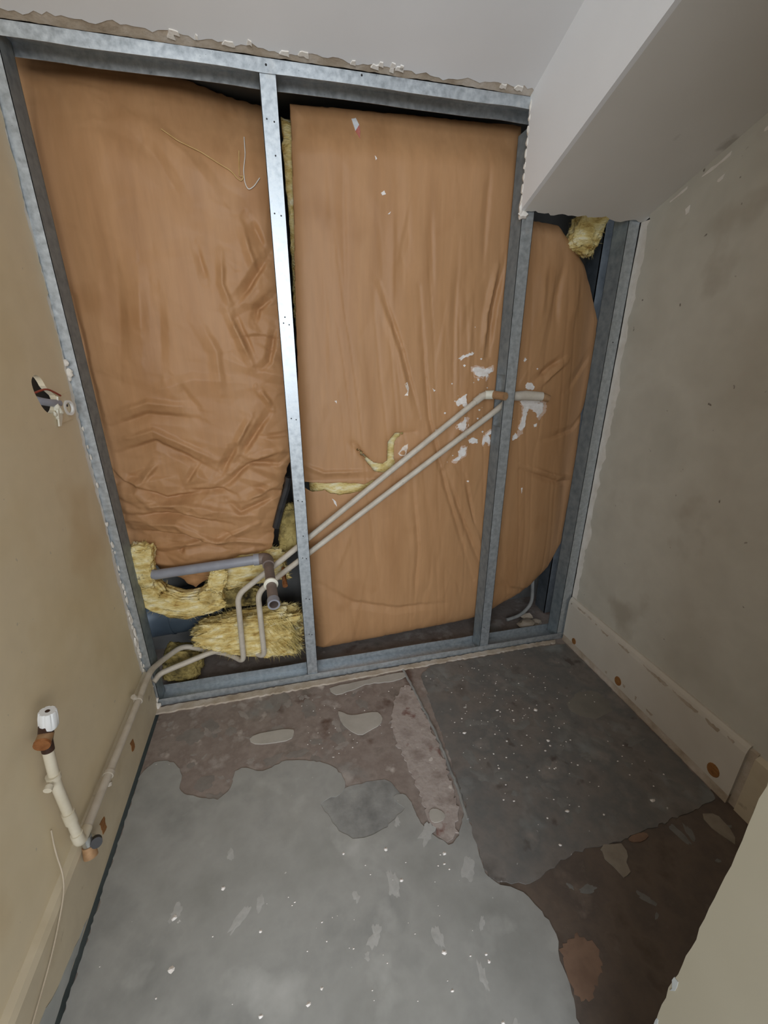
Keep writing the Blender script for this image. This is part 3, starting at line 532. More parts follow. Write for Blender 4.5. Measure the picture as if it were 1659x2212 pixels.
# ------------------------------------------------------------------ insulation
def seg_dist(X, Z, pts, closed):
    d = np.full(X.shape, 1e9); nx = np.zeros(X.shape); nz = np.zeros(X.shape); sd = np.zeros(X.shape)
    n = len(pts)
    for i in range(n if closed else n-1):
        ax, az = pts[i]; bx, bz = pts[(i+1) % n]
        ux, uz = bx-ax, bz-az; L2 = ux*ux+uz*uz+1e-12
        t = np.clip(((X-ax)*ux+(Z-az)*uz)/L2, 0, 1)
        px, pz = ax+t*ux, az+t*uz; q = np.hypot(X-px, Z-pz); m = q < d
        d[m] = q[m]; nx[m] = px[m]; nz[m] = pz[m]; sd[m] = (((X-ax)*uz-(Z-az)*ux)/math.sqrt(L2))[m]
    return d, nx, nz, sd
def inside(X, Z, poly):
    r = np.zeros(X.shape, bool); n = len(poly)
    for i in range(n):
        ax, az = poly[i]; bx, bz = poly[(i+1) % n]
        if az == bz: continue
        c = ((az > Z) != (bz > Z)) & (X < (bx-ax)*(Z-az)/(bz-az)+ax); r ^= c
    return r
def facets(seed, n, box, rot, stretch):
    rs = np.random.RandomState(seed); x0, x1, z0, z1 = box
    c, s = math.cos(rot), math.sin(rot)
    P = np.c_[rs.uniform(x0-.2, x1+.2, n), rs.uniform(z0-.2, z1+.2, n)]
    Q = np.c_[(P[:, 0]*c+P[:, 1]*s)/stretch, (-P[:, 0]*s+P[:, 1]*c)]
    h = rs.uniform(-1, 1, n)
    res = delaunay_2d_cdt([Vector(q) for q in Q], [], [], 0, 1e-6)
    vs = np.array([v[:] for v in res[0]]); orig = [o[0] for o in res[3]]; hh = h[orig]
    tris = [t for t in res[2]]
    def ev(X, Z):
        U = (X*c+Z*s)/stretch; V = -X*s+Z*c; out = np.zeros(X.shape)
        for t in tris:
            a, b_, e = vs[t[0]], vs[t[1]], vs[t[2]]
            m = (U >= min(a[0], b_[0], e[0])) & (U <= max(a[0], b_[0], e[0])) & (V >= min(a[1], b_[1], e[1])) & (V <= max(a[1], b_[1], e[1]))
            if not m.any(): continue
            det = (b_[1]-e[1])*(a[0]-e[0])+(e[0]-b_[0])*(a[1]-e[1])
            if abs(det) < 1e-12: continue
            u, v = U[m], V[m]
            l0 = ((b_[1]-e[1])*(u-e[0])+(e[0]-b_[0])*(v-e[1]))/det; l1 = ((e[1]-a[1])*(u-e[0])+(a[0]-e[0])*(v-e[1]))/det; l2 = 1-l0-l1
            ok = (l0 >= -1e-9) & (l1 >= -1e-9) & (l2 >= -1e-9)
            o = out[m]; o[ok] = (l0*hh[t[0]]+l1*hh[t[1]]+l2*hh[t[2]])[ok]; out[m] = o
        return out
    return ev
def creases(X, Z, rows, seed):
    h = np.zeros(X.shape)
    for k, (pts, a, w) in enumerate(rows):
        d, _, _, sd = seg_dist(X, Z, pts, False)
        L_ = sum(math.hypot(pts[i+1][0]-pts[i][0], pts[i+1][1]-pts[i][1]) for i in range(len(pts)-1))
        e0 = np.hypot(X-pts[0][0], Z-pts[0][1]); e1 = np.hypot(X-pts[-1][0], Z-pts[-1][1])
        taper = np.clip(np.minimum(e0, e1)/(L_*.3+1e-6), .25, 1)
        ww = w*.001*np.where(sd > 0, 1.7, .8)
        dj = d + .0015*vn(X*60, Z*60, 0, seed+k)
        h += a*.001*taper*np.maximum(0, 1-np.abs(dj)/(ww*1.3))**1.12
    return h
def smooth01(a, b_, x): t = np.clip((x-a)/(b_-a), 0, 1); return t*t*(3-2*t)
def make_sheet(poly, holes, yfun, step, name, m, parent, thick=.0016):
    xs = [p[0] for p in poly]; zs = [p[1] for p in poly]
    gx = np.arange(min(xs)-step, max(xs)+step*1.5, step); gz = np.arange(min(zs)-step, max(zs)+step*1.5, step)
    X, Z = np.meshgrid(gx, gz, indexing='ij'); inn = inside(X, Z, poly)
    for h in holes: inn &= ~inside(X, Z, h)
    cell = inn[:-1, :-1] | inn[1:, :-1] | inn[:-1, 1:] | inn[1:, 1:]
    need = np.zeros_like(inn); need[:-1, :-1] |= cell; need[1:, :-1] |= cell; need[:-1, 1:] |= cell; need[1:, 1:] |= cell
    out = need & ~inn
    d, nx, nz, _ = seg_dist(X[out], Z[out], poly, True)
    for h in holes:
        d2, nx2, nz2, _ = seg_dist(X[out], Z[out], h, True); k = d2 < d; d[k] = d2[k]; nx[k] = nx2[k]; nz[k] = nz2[k]
    X = X.copy(); Z = Z.copy(); X[out] = nx; Z[out] = nz
    idx = -np.ones(inn.shape, int); idx[need] = np.arange(need.sum())
    x, z = X[need], Z[need]; y = yfun(x, z)
    ii, jj = np.nonzero(cell)
    f = np.c_[idx[ii, jj], idx[ii+1, jj], idx[ii+1, jj+1], idx[ii, jj+1]]
    o = mob(name, np.c_[x, y, z], f, m, parent, True)
    if thick:
        md = o.modifiers.new('thickness', 'SOLIDIFY'); md.thickness = thick; md.offset = -1 if False else 1
        md.offset = -1
    return o
def lumpy(name, m, parent, poly, yfront, yback, step, seed, holes=()):
    """a slab of wool behind a paper facing: front, back and rim in one mesh"""
    n = None
    xs = [p[0] for p in poly]; zs = [p[1] for p in poly]
    gx = np.arange(min(xs)-step, max(xs)+step*1.5, step); gz = np.arange(min(zs)-step, max(zs)+step*1.5, step)
    X, Z = np.meshgrid(gx, gz, indexing='ij'); inn = inside(X, Z, poly)
    d, _, _, _ = seg_dist(X, Z, poly, True); d = np.where(inn, d, 0)
    Y0 = yfront(X.ravel(), Z.ravel()).reshape(X.shape) + .019 + .008*fbm(X*40, Z*40, 0, 3, seed)
    Y0 = Y0 + .035*np.exp(-d/.012); Y1 = np.maximum(Y0+.01, yback - .03*np.exp(-d/.02))
    V = []; idx = {}
    cells = [(i, j) for i in range(len(gx)-1) for j in range(len(gz)-1) if inn[i, j] and inn[i+1, j] and inn[i, j+1] and inn[i+1, j+1]]
    F_ = []; edges = {}
    def vid(i, j, k):
        q = (i, j, k)
        if q not in idx:
            jx, jz = (float(vn(i*1.7, j*1.3, 0, seed+5))*step*.4, float(vn(i*1.3, j*1.9, 4, seed+6))*step*.4)
            idx[q] = len(V); V.append((X[i, j]+jx, (Y0 if k == 0 else Y1)[i, j], Z[i, j]+jz))
        return idx[q]
    cs = set(cells)
    for i, j in cells:
        F_.append((vid(i, j, 0), vid(i+1, j, 0), vid(i+1, j+1, 0), vid(i, j+1, 0)))
        F_.append((vid(i, j+1, 1), vid(i+1, j+1, 1), vid(i+1, j, 1), vid(i, j, 1)))
        for (di, dj, a, c) in ((-1, 0, (i, j+1), (i, j)), (1, 0, (i+1, j), (i+1, j+1)), (0, -1, (i, j), (i+1, j)), (0, 1, (i+1, j+1), (i, j+1))):
            if (i+di, j+dj) not in cs:
                F_.append((vid(*a, 0), vid(*a, 1), vid(*c, 1), vid(*c, 0)))
    return mob(name, V, F_, m, parent, True)
Lp = rag(D['leftsheet'], .0022, .012, 101); Mp = rag(D['midsheet'], .0012, .014, 102)
tear1 = rag(D['tear1'], .0015, .008, 103); tear2 = rag(D['tear2'], .0008, .006, 104); slit = D['slit']
fa1 = facets(11, 150, (-.1, .65, .4, 1.85), -.35, 2.0); fa2 = facets(12, 700, (-.1, .65, .4, 1.85), -.2, 1.9)
fa3 = facets(15, 2000, (-.1, .65, .4, 1.85), -.15, 1.7)
fb1 = facets(13, 120, (.55, 1.75, 0, 1.85), 1.45, 2.6); fb2 = facets(14, 700, (.55, 1.75, 0, 1.85), 1.5, 3.0)
def y_left(x, z):
    x = np.asarray(x, float); z = np.asarray(z, float)
    d, _, _, _ = seg_dist(x, z, Lp, True)
    w = np.maximum(smooth01(1.05, .72, z), .75*smooth01(.30, .52, x)*smooth01(1.55, 1.35, z))
    w = np.maximum(w, .12)
    y = .107 - .016*(1-np.exp(-d/.09)) + .02*np.exp(-d/.03)
    y += .05*np.exp(-((x-.52)/.16)**2-((z-1.82)/.17)**2) + .012*smooth01(.16, 0, x)
    y += -.010*np.exp(-((x-.27)/.17)**2-((z-1.2)/.28)**2)
    y += .03*smooth01(1.60, 1.80, z)
    y -= w*(.013*fa1(x, z) + .012*fa2(x, z) + .0042*fa3(x, z)) + .004*fbm(x*5, z*2.5, 0, 2, 5)
    y -= 2.2*creases(x, z, D['lcrease'], 200)
    return np.maximum(y, .068)
def y_mid(x, z):
    x = np.asarray(x, float); z = np.asarray(z, float)
    d, _, _, _ = seg_dist(x, z, Mp, True)
    y = .100 - .020*(1-np.exp(-d/.12)) + .03*np.exp(-d/.03)*smooth01(1.25, 1.4, x) + .035*np.exp(-d/.03)*smooth01(.35, .1, z) + .01*np.exp(-d/.02)
    y += .022*smooth01(1.40, 1.69, x)**1.6 - .012*np.exp(-((z-.62)/.33)**2)*np.exp(-((x-1.0)/.4)**2)
    w = .35 + .65*np.exp(-((x-1.2)/.14)**2-((z-1.15)/.32)**2)
    y -= w*(.006*fb1(x, z)+.003*fb2(x, z))
    ph = x + .10*z + .012*fbm(x*3, z*3, 0, 2, 8)
    s = np.abs(vn(ph*34, z*1.8, 0, 17)); y += .0022*(1-s)**6*smooth01(1.62, 1.3, z)*smooth01(.66, .74, x)
    y += .0035*fbm(ph*9, z*.9, 0, 3, 19)
    y += .03*smooth01(1.66, 1.78, z)
    y -= 1.7*creases(x, z, D['mcrease'], 300)
    for t_ in (tear1, tear2):
        dt, _, _, _ = seg_dist(x, z, t_, True); y += .006*np.exp(-dt/.012)*np.where(z > .76, 1, .2)
    return np.maximum(y, .0685)
batt_l = empty('insulation_batt', (.29, .1, 1.1), 'crumpled brown paper-faced insulation sheet in the left bay of the frame', 'insulation')
make_sheet(Lp, [], y_left, .0036, 'paper_facing', M['paper'], batt_l)
ins = [(x*.97+.008, z) for x, z in D['leftsheet']]
ins = [(min(max(x, .03), .56), max(z, .62)) for x, z in [(.02,1.74),(.25,1.74),(.42,1.70),(.54,1.62),(.55,1.0),(.53,.85),(.46,.66),(.30,.64),(.12,.66),(.04,.9)]]
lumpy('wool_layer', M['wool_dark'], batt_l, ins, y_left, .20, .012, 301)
batt_m = empty('insulation_batt', (1.15, .1, .9), 'wide smoother brown paper-faced insulation sheet behind the right stud, splashed with plaster and torn', 'insulation')
make_sheet(Mp, [tear1, tear2, slit], y_mid, .004, 'paper_facing', M['paper'], batt_m)
wm = [(.578,1.77),(1.30,1.78),(1.34,1.55),(1.50,1.49),(1.60,1.38),(1.64,1.2),(1.655,1.0),(1.65,.7),(1.62,.45),(1.54,.26),(1.42,.16),(1.26,.11),(.98,.09),(.64,.075),(.625,.3),(.60,.6),(.588,.8),(.583,1.2)]
lumpy('wool_layer', M['wool'], batt_m, wm, y_mid, .20, .012, 302)
def on_sheet(name, poly, m, parent, yf, h, seed, amp=.0012, dome=True):
    p = rag(poly, amp, .005, seed); n = len(p)
    tri = tessellate_polygon([[Vector((a, c, 0)) for a, c in p]])
    # inner ring a little proud, so the splash has a thick middle and thin rim
    cx = sum(a for a, c in p)/n; cz = sum(c for a, c in p)/n
    q = [(a+(cx-a)*.10, c+(cz-c)*.10) for a, c in p]
    X = np.array([a for a, c in p]+[a for a, c in q]); Z = np.array([c for a, c in p]+[c for a, c in q]); Y = yf(X, Z)
    Y[:n] += .0015; Y[n:] -= h*(.6+.5*np.abs(vn(X[n:]*200, Z[n:]*200, 0, seed)))
    v = list(zip(X, Y, Z)); f = [(i, (i+1) % n, n+(i+1) % n, n+i) for i in range(n)] + [tuple(n+i for i in t) for t in tri]
    b = MB(); b.add(v, f); return b.build(name, m, parent)
for i in range(21):
    on_sheet('tape_scrap' if i in (12, 13) else 'plaster_splash', D['splash%d' % i], M['tape'] if i in (12, 13) else M['splash'], batt_m, y_mid, .0028 if i < 12 else .0015, 400+i, amp=.0025 if i < 10 else .001)
for i in range(46):                                     # fine spatter round the pipe ends
    a = rnd.gauss(0, 1); x = 1.20+rnd.gauss(0, .11); z = .99+rnd.gauss(0, .10); s = rnd.uniform(.0015, .005)
    if 1.235 < x < 1.29: continue
    on_sheet('plaster_splash', [(x-s, z), (x, z+s*.8), (x+s*1.2, z+s*.2), (x+s*.2, z-s)], M['splash'], batt_m, y_mid, .0015, 500+i, amp=.0006)
for k, (cx_, cz_, kx, kz, src) in enumerate(((1.395, .985, 1.25, 1.3, 8), (1.128, .835, 1.3, 1.25, 5), (1.235, .88, 1.2, 1.25, 6), (1.125, .93, 1.5, 1.3, 3), (1.20, 1.105, 1.2, 1.4, 1))):
    on_sheet('plaster_smear', [(cx_+(x-cx_)*kx, cz_+(z-cz_)*kz) for x, z in D['splash%d' % src]], M['smear'], batt_m, y_mid, .0006, 470+k, amp=.004)
sc = on_sheet('label_scrap', D['scrap'], M['white_plastic'], batt_m, y_mid, .0015, 450, amp=.0004)
on_sheet('red_tip', [(p[0], p[1]-.0) for p in D['scrap'][2:]], M['red'], sc, lambda x, z: y_mid(x, z)-.0014, .0012, 451, amp=.0003)
def strands(b, base, n, L_, seed, out, w=.0004, spread=.6, droop=.3):
    r = random.Random(seed)
    for i in range(n):
        p = Vector(base(r)); d = (Vector(out) + Vector((r.uniform(-1, 1), r.uniform(-1, 1), r.uniform(-1, 1)))*spread).normalized()
        l = L_*r.uniform(.4, 1.2); sidev = d.cross(Vector((r.uniform(-1, 1), r.uniform(-1, 1), r.uniform(-1, 1)))).normalized()*w
        pts = [p, p+d*l*.5+Vector((0, 0, -droop*l*.1)), p+d*l+Vector((0, 0, -droop*l*.45))]
        b.add([pts[0]-sidev, pts[0]+sidev, pts[1]+sidev*.8, pts[1]-sidev*.8, pts[2]], [(0, 1, 2, 3), (3, 2, 4)])
def wool(label, c, hs, rot, seed, m='wool', amp=.22, sub=5, fib=500, fl=.02, pw=.65, bend=None, pts=None, layers=0, taper=0):
    r = empty('glass_wool_lump', c if pts is None else tuple(np.mean(pts, axis=0)), label, 'insulation')
    bm = bmesh.new(); bmesh.ops.create_icosphere(bm, subdivisions=sub, radius=1)
    P = np.array([v.co[:] for v in bm.verts]); F_ = [tuple(v.index for v in f.verts) for f in bm.faces]; bm.free()
    Nn = P.copy()
    P = np.sign(P)*np.abs(P)**pw; P /= np.maximum(np.abs(P).max(axis=1, keepdims=True)**.35, .2)
    k = 1 + amp*fbm(Nn[:, 0]*1.8, Nn[:, 1]*1.8, Nn[:, 2]*1.8+seed, 3, seed) + amp*.7*fbm(Nn[:, 0]*5, Nn[:, 1]*6, Nn[:, 2]*9, 4, seed+9)
    k += amp*.35*np.abs(fbm(Nn[:, 0]*9, Nn[:, 1]*14, Nn[:, 2]*22, 3, seed+20))
    if layers: k += .05*np.sin(P[:, 2]*layers + 2*fbm(Nn[:, 0]*3, Nn[:, 1]*3, Nn[:, 2]*2, 2, seed+30))
    P = P*k[:, None]
    P[:, 2] *= 1+taper*P[:, 0]
    if pts is None:
        Rm = np.array(Matrix.Rotation(rot[1], 3, 'Y') @ Matrix.Rotation(rot[2], 3, 'Z') @ Matrix.Rotation(rot[0], 3, 'X'))
        Q = (P*np.array(hs)) @ Rm.T + np.array(c)
    else:                                            # swept along a bent centre line
        pp = np.array(pts); t = np.clip((P[:, 0]+1)/2, 0, 1)*(len(pp)-1); i = np.minimum(t.astype(int), len(pp)-2); f_ = (t-i)[:, None]
        cen = pp[i]*(1-f_)+pp[i+1]*f_; tan = pp[i+1]-pp[i]; tan /= np.linalg.norm(tan, axis=1, keepdims=True)
        up = np.cross(tan, np.array([0, 1., 0])); up = np.where(up[:, 2:] < 0, -up, up)
        Q = cen + up*(P[:, 2]*hs[2])[:, None] + np.array([0, 1., 0])*(P[:, 1]*hs[1])[:, None] + tan*(np.where(np.abs(P[:, 0]) > 1, P[:, 0]-np.sign(P[:, 0]), 0)*hs[0])[:, None]
    Q[:, 1] = np.maximum(Q[:, 1], .052 if c is None or True else 0) if False else Q[:, 1]
    Q[:, 2] = np.maximum(Q[:, 2], .003)
    mob('wool_body', Q, F_, M[m], r, True)
    b = MB(); ctr = Q.mean(axis=0); rr = random.Random(seed)
    for i in range(fib):
        q = rr.randrange(len(Q)); o = (Q[q]-ctr); o = o/np.linalg.norm(o)
        if o[1] > .5: continue
        strands(b, lambda _: Q[q]-o*.004, 1, fl, seed*7+i, o, .00045, .9)
    ob = b.build('loose_fibres', M['fibre' if m == 'wool' else 'fibre_dark'], r); ob['kind'] = 'stuff'
    return r
ld = D['lump']
mid_ = lambda k: tuple((np.array(ld[k][0])+np.array(ld[k][1]))/2)
wool('upright yellow wool tuft beside the left stud at the end of the grey waste pipe', (.032, .085, .512), (.042, .030, .078), (0, .15, 0), 1, fib=300)
wool('long curved yellow wool roll sagging below the grey waste pipe', None, (.02, .032, .046), (0, 0, 0), 2, pts=ld['roll'], fib=1100, amp=.32)
wool('small pale wool flap standing above the curved roll', (.262, .070, .438), (.028, .012, .045), (0, .35, 0), 3, fib=200, amp=.3)
wool('yellow wool pad behind the two bent pipes, right of the curved roll', (.372, .135, .435), (.125, .030, .060), (0, -.10, 0), 4, fib=800, amp=.3)
wool('largest pale wool chunk lying behind the bent pipes beside the middle stud', (.350, .104, .184), (.176, .050, .078), (0, .13, 0), 5, fib=3500, fl=.026, layers=9, sub=6, amp=.28, taper=.26)
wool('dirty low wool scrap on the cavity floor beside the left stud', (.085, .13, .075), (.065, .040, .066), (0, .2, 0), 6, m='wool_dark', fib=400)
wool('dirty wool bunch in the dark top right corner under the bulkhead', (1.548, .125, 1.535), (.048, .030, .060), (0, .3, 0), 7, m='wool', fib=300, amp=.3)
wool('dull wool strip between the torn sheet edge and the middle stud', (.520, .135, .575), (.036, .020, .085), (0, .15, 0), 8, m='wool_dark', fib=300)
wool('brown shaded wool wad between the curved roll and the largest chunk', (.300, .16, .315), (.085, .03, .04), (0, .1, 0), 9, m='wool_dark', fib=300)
b = MB()
strands(b, lambda r: (.40+r.random()*.10, .052+r.random()*.035, .12+r.random()*.14), 1500, .045, 77, (.6, -.2, -.75), .0006, .28)
o = b.build('frayed_edge_fibres', M['fibre'], bpy.data.objects['glass_wool_lump.004']); o['kind'] = 'stuff'
b = MB()
strands(b, lambda r: (.455+r.random()*.05, .058+r.random()*.03, .11+r.random()*.15), 900, .045, 78, (.65, -.15, -.75), .0006, .28)
o = b.build('frayed_edge_fibres', M['fibre_dark'], bpy.data.objects['glass_wool_lump.004']); o['kind'] = 'stuff'
# ------------------------------------------------------------------ pipes in the frame
RP = .0098
def pipe_thing(label, path, rad, capdir, capc, m):
    r = empty('supply_pipe', path[0], label, 'pipe')
    P = fillet(path, rad, 8); b = MB(); b.tube(P, RP, 14); b.build('pipe', m, r, True)
    return r
pa = D['pipeA']; a2 = D['pipeA2']; pb = D['pipeB']; b2 = D['pipeB2'] + [(.020, -.004, .110)]
exit_ = (.030, -.030, .181)
pA = pipe_thing('upper of two cream painted pipes, bent down and led out over the left skirting', pa + a2 + [exit_, (.030, -.10, .183), (.030, -.30, .186), (.030, -.560, .193)], .032, None, None, M['pipe'])
pB = pipe_thing('lower of two cream painted diagonal pipes, ending beyond the right stud', [(1.305, .040, 1.035)] + [pb[0]] + pb[1:] + b2, .032, None, None, M['pipe'])
def fit(name, path, r, m, parent, n=18):
    b = MB(); b.tube(path, r, n); return b.build(name, m, parent, True)
V3 = Vector
# end of the upper pipe: elbow, white socket and capped copper tail
e = V3(pa[0])
fit('elbow', fillet([e+V3((-.03, 0, -.022)), e, e+V3((.028, -.008, .001))], .018, 6), .0122, M['pipe'], pA)
fit('socket', [e+V3((.004, -.002, 0)), e+V3((.030, -.010, .001))], .0145, M['cream_plastic'], pA)
fit('copper_tail', [e+V3((.029, -.008, .001)), e+V3((.046, -.062, .000))], [.0136, .0130], M['copper_dull'], pA)
# end of the lower pipe beyond the stud
fit('socket', [(1.300, .045, 1.028), (1.345, .040, 1.030), (1.405, .030, 1.026)], [.0150, .0165, .0150], M['pipe'], pB)
fit('copper_tail', [(1.405, .030, 1.026), (1.428, .024, 1.018)], [.014, .012], M['copper_dull'], pB)
for p_ in (pA,):
    pass
# ------------------------------------------------------------------ waste pipe
w = [V3(p) for p in D['waste']]
wp = empty('waste_pipe', w[0], 'grey plastic waste pipe with an elbow and an open end pointing into the room', 'pipe')
fit('pipe', [w[0]+V3((-.045, .05, -.004)), w[0]+V3((.02, 0, 0)), w[1]+V3((-.03, 0, -.002))], .0165, M['pvc'], wp, 20)
fit('elbow', fillet([w[1]+V3((-.042, 0, -.002)), w[1], w[1]+(w[2]-w[1]).normalized()*.05], .026, 8), .0195, M['pvc_brown'], wp, 20)
fit('elbow_rim', [w[1]+V3((-.046, 0, -.002)), w[1]+V3((-.028, 0, -.002))], .0205, M['pvc'], wp, 20)
b = MB(); dr = (w[3]-w[1]).normalized(); endp = w[3]
v1, f1 = sweep([w[1]+dr*.03, endp], .0158, 20, False); v2, f2 = sweep([w[1]+dr*.03, endp], .0125, 20, False)
n_ = len(v1); b.add(v1+v2, f1+[tuple(n_+i for i in q) for q in f2]+[(20+i, 20+(i+1) % 20, n_+20+(i+1) % 20, n_+20+i) for i in range(20)]); b.build('tail_pipe', M['pvc_brown'], wp, True)
b = MB(); pr = endp-dr*.022
v1, f1 = sweep([pr, endp+dr*.001], .0182, 20, False); v2, f2 = sweep([pr, endp+dr*.001], .0135, 20, False)
n_ = len(v1); b.add(v1+v2, f1+[tuple(n_+i for i in q) for q in f2]+[(20+i, 20+(i+1) % 20, n_+20+(i+1) % 20, n_+20+i) for i in range(20)]+[(i, (i+1) % 20, n_+(i+1) % 20, n_+i) for i in range(20)]); b.build('end_rim', M['pvc'], wp, True)
c_ = w[2]; ring = []
fit('white_collar', [c_-dr*.005, c_-dr*.003, c_+dr*.003, c_+dr*.005], [.019, .0222, .0222, .019], M['cream_plastic'], wp, 24)
cp = [V3(p) for p in D['copper']]
cs_ = empty('copper_stub', cp[0], 'short copper pipe stub pointing out beside the waste pipe end', 'pipe')
fit('stub', [cp[0]+V3((0, .05, 0)), cp[0], cp[1]], .0078, M['copper'], cs_)
fit('end_cap', [cp[1], cp[1]+V3((.001, -.012, -.004))], [.0088, .0088], M['copper'], cs_)
# ------------------------------------------------------------------ radiator valve and tail pipe on the left wall
rv = empty('radiator_valve_pipe', (.03, -.576, .19), 'cream painted upright pipe with a white valve knob on the left wall', 'pipe')
fit('pipe', fillet([(.030, -.560, .192), (.030, -.579, .193), (.030, -.583, .37), (.033, -.575, .462)], .014, 8), .0095, M['pipe_cream'], rv)
fit('coupling', [(.030, -.5810, .262), (.030, -.5815, .292)], .0115, M['pipe_cream'], rv)
fit('bottom_elbow', fillet([(.030, -.548, .192), (.030, -.580, .193), (.030, -.581, .225)], .016, 6), .0112, M['pipe_cream'], rv)
fit('oxidised_neck', [(.033, -.575, .456), (.035, -.573, .482)], .0105, M['oxid'], rv)
fit('valve_body', [(.035, -.573, .478), (.037, -.572, .492), (.042, -.571, .515)], [.010, .0128, .0115], M['oxid'], rv)
fit('union_nut', [(.038, -.573, .494), (.041, -.594, .493)], [.0125, .0132], M['copper_dull'], rv)
fit('copper_disc', [(.041, -.594, .493), (.0415, -.5985, .4925)], [.0140, .0136], M['copper'], rv)
b = MB(); n = 40; kb = V3((.042, -.566, .503)); ax = V3((.18, .02, 1)).normalized(); e1 = ax.orthogonal().normalized(); e2 = ax.cross(e1)
prof = [(0, .009), (0, .0135), (.005, .0160), (.026, .0158), (.0375, .0146), (.0388, .0132), (.0388, .0042)]
v = []
for (h_, r_) in prof:
    for k in range(n):
        a = 2*math.pi*k/n; rr_ = r_*(1-.10*(1 if (k % 5) < 1 and .003 < h_ < .04 else 0)); v.append(tuple(kb+ax*h_+(e1*math.cos(a)+e2*math.sin(a))*rr_))
f = [(i*n+k, i*n+(k+1) % n, (i+1)*n+(k+1) % n, (i+1)*n+k) for i in range(len(prof)-1) for k in range(n)]
f.append(tuple(range(n-1, -1, -1))); b.add(v, f); knob = b.build('valve_knob', M['white_plastic'], rv, True, 35)
fit('knob_hole', [kb+ax*.033, kb+ax*.0385], .0043, M['oxid'], knob)
def clip(parent, c, along, off, m):
    c = V3(c); al = V3(along).normalized(); of = V3(off).normalized()
    b = MB(); v, f = sweep([c-al*.005, c+al*.005], .0125, 16); b.add(v, f)
    b.tube([c, c+of*.024], .0045, 8); b.tube([c+of*.018, c+of*.027], .0075, 10)
    b.build('pipe_clip', m, parent, True)
clip(rv, (.030, -.5822, .395), (0, 0, 1), (0, -1, -.15), M['pipe_cream'])
clip(pA, (.030, -.415, .188), (0, 1, 0), (0, -.35, -.55), M['pipe'])
clip(pA, (.030, -.165, .184), (0, 1, 0), (-.3, -.35, .9), M['pipe'])
dv = empty('drain_fitting', (.03, -.56, .15), 'copper drain fitting with a black capped outlet below the pipe corner on the left skirting', 'fitting')
fit('body', [(.030, -.560, .182), (.032, -.564, .158)], .0105, M['chrome'], dv)
fit('copper_nut', [(.032, -.564, .158), (.034, -.572, .134)], [.0125, .0140], M['copper_dull'], dv)
fit('outlet', [(.031, -.548, .156), (.046, -.558, .159)], .0092, M['chrome'], dv)
fit('black_cap', [(.044, -.556, .158), (.050, -.567, .164)], .0112, M['black'], dv)
tc_ = empty('thin_cable', (.021, -.62, .2), 'thin pale cable hanging down the left wall and skirting towards the doorway', 'cable')
fit('cable', fillet([(.004, -.600, .275), (.005, -.612, .23), (.0215, -.640, .17), (.0215, -.720, .12), (.0215, -.80, .10), (.0215, -.86, .085), (.0215, -.93, .050), (.0215, -1.03, .05), (.0215, -1.2, .04)], .04, 6), .0016, M['cable'], tc_, 8)
# torn-out box at the hole in the left wall
hb = empty('mounting_bracket', (0, -.08, 1.04), 'broken white plastic bracket hanging at the hole in the left wall', 'bracket')
b = MB(); b.prism([[(-.106, 1.071), (-.100, 1.035), (-.127, 1.004), (-.136, 1.005), (-.124, 1.040)]], lambda a, c, d: (d, a, c), .003, .0065); b.build('bracket_plate', M['cream_plastic'], hb)
b = MB(); b.prism([[(-.104, 1.072), (-.030, 1.076), (-.032, 1.068), (-.053, 1.011), (-.118, 1.009), (-.105, 1.035)]], lambda a, c, d: (d, a, c), .0005, .003); b.build('bracket_back', M['paint_left'], hb)
b = MB(); cc = V3((.003, -.066, 1.040)); v = []; f = []
v1, f1 = sweep([cc, cc+V3((.006, -.001, 0))], .0185, 20, False); v2, f2 = sweep([cc, cc+V3((.006, -.001, 0))], .0135, 20, False)
n_ = len(v1); b.add(v1+v2, f1+[tuple(n_+i for i in q) for q in f2]+[(20+i, 20+(i+1) % 20, n_+20+(i+1) % 20, n_+20+i) for i in range(20)]); b.build('screw_ring', M['white_plastic'], hb, True)
fit('screw_hole', [cc+V3((.0003, -.001, .006)), cc+V3((.002, -.001, .006))], .0032, M['black'], hb)
bx = MB()
for (y, z, r_) in ((-.118, 1.048, .010), (-.112, 1.040, .012), (-.135, 1.033, .006), (-.128, 1.026, .006), (-.120, 1.018, .005)): blob(bx, (.003, y, z), r_, (.6, .8, 1.0), int(-y*1000))
bx.build('broken_crumbs', M['cream_plastic'], hb, True)
cb_ = empty('wall_cable', (-.02, -.14, 1.07), 'grey cable with a red wire inside the hole in the left wall', 'cable')
fit('grey_sheath', fillet([(-.06, -.165, 1.10), (-.02, -.160, 1.07), (-.004, -.135, 1.06), (.002, -.100, 1.055)], .02, 5), .0085, M['pvc'], cb_)
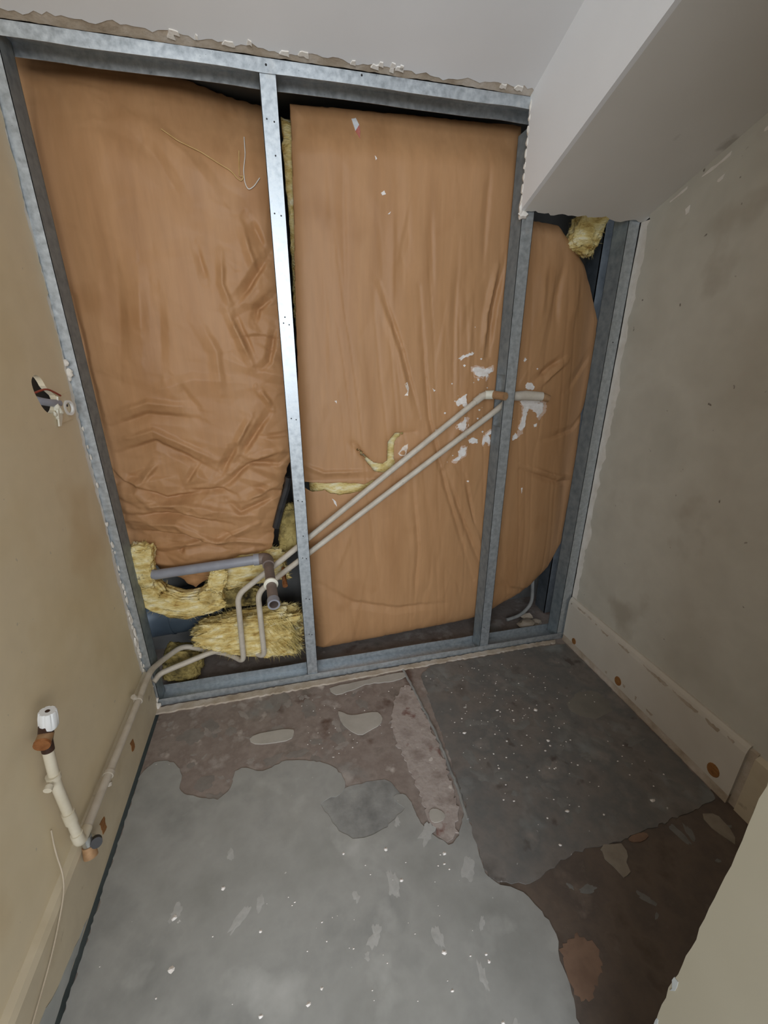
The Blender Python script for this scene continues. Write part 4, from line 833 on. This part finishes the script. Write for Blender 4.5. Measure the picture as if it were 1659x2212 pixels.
fit('red_core', fillet([(-.03, -.185, 1.075), (-.006, -.165, 1.088), (.0, -.135, 1.092), (.004, -.108, 1.080), (.006, -.092, 1.072)], .015, 5), .0022, M['red_wire'], cb_, 8)
# ------------------------------------------------------------------ odds and ends in the cavity
dt_ = empty('duct', (.08, .23, .24), 'dark blue-grey round duct in the lower left of the cavity under the wool roll', 'duct')
fit('duct_tube', [(-.12, .235, .225), (.09, .235, .235), (.24, .245, .245)], .085, M['duct'], dt_, 40)
fit('duct_rim', [(.05, .235, .233), (.058, .235, .2334)], .0875, M['duct'], dt_, 40)
rb = empty('rubber_strip', D['rubber'][1], 'black rubber strip wedged between the left sheet and the middle stud', 'strip')
p_ = [V3(q) for q in D['rubber']]
b = MB(); v, f = sweep(fillet([p_[0]+V3((.006, .0, .03)), p_[0], p_[1], p_[2]], .03, 6), [.010]*17 if False else .0125, 8); b.add(v, f); b.build('strip', M['black'], rb, True)
th = empty('frayed_thread', D['thread'][5], 'tangled straw-coloured thread stuck to the paper left of the middle stud top', 'thread')
def snap(p): return (p[0], float(y_left(np.array([p[0]]), np.array([p[2]]))[0])-.004, p[2])
fit('thread', fillet([snap(p) for p in D['thread']], .01, 4), .0011, M['thread'], th, 6)
fit('pale_strand', fillet([snap(p) for p in D['thread2']], .01, 4), .0012, M['white_thread'], th, 6)
gc = empty('grey_conduit', (1.5, .2, .1), 'grey curved conduit below the right end of the wide paper sheet', 'conduit')
fit('conduit', fillet([(1.46, .165, .009), (1.53, .165, .022), (1.585, .17, .075), (1.61, .23, .19)], .06, 6), .008, M['grey_patch'], gc, 12)
rbm = MB()
for i, (x, y, s) in enumerate(((1.53, .11, .030), (1.585, .12, .022), (1.56, .17, .026))): blob(rbm, (x, y, s*.45), s, (1.2, 1, .55), 600+i)
rbm.v = [(p[0], p[1], max(p[2], .0005)) for p in rbm.v]
ru = tag(rbm.build('rubble', M['torn'], None, True), 'grey mortar rubble on the cavity floor beside the right stud', 'rubble'); ru['kind'] = 'stuff'
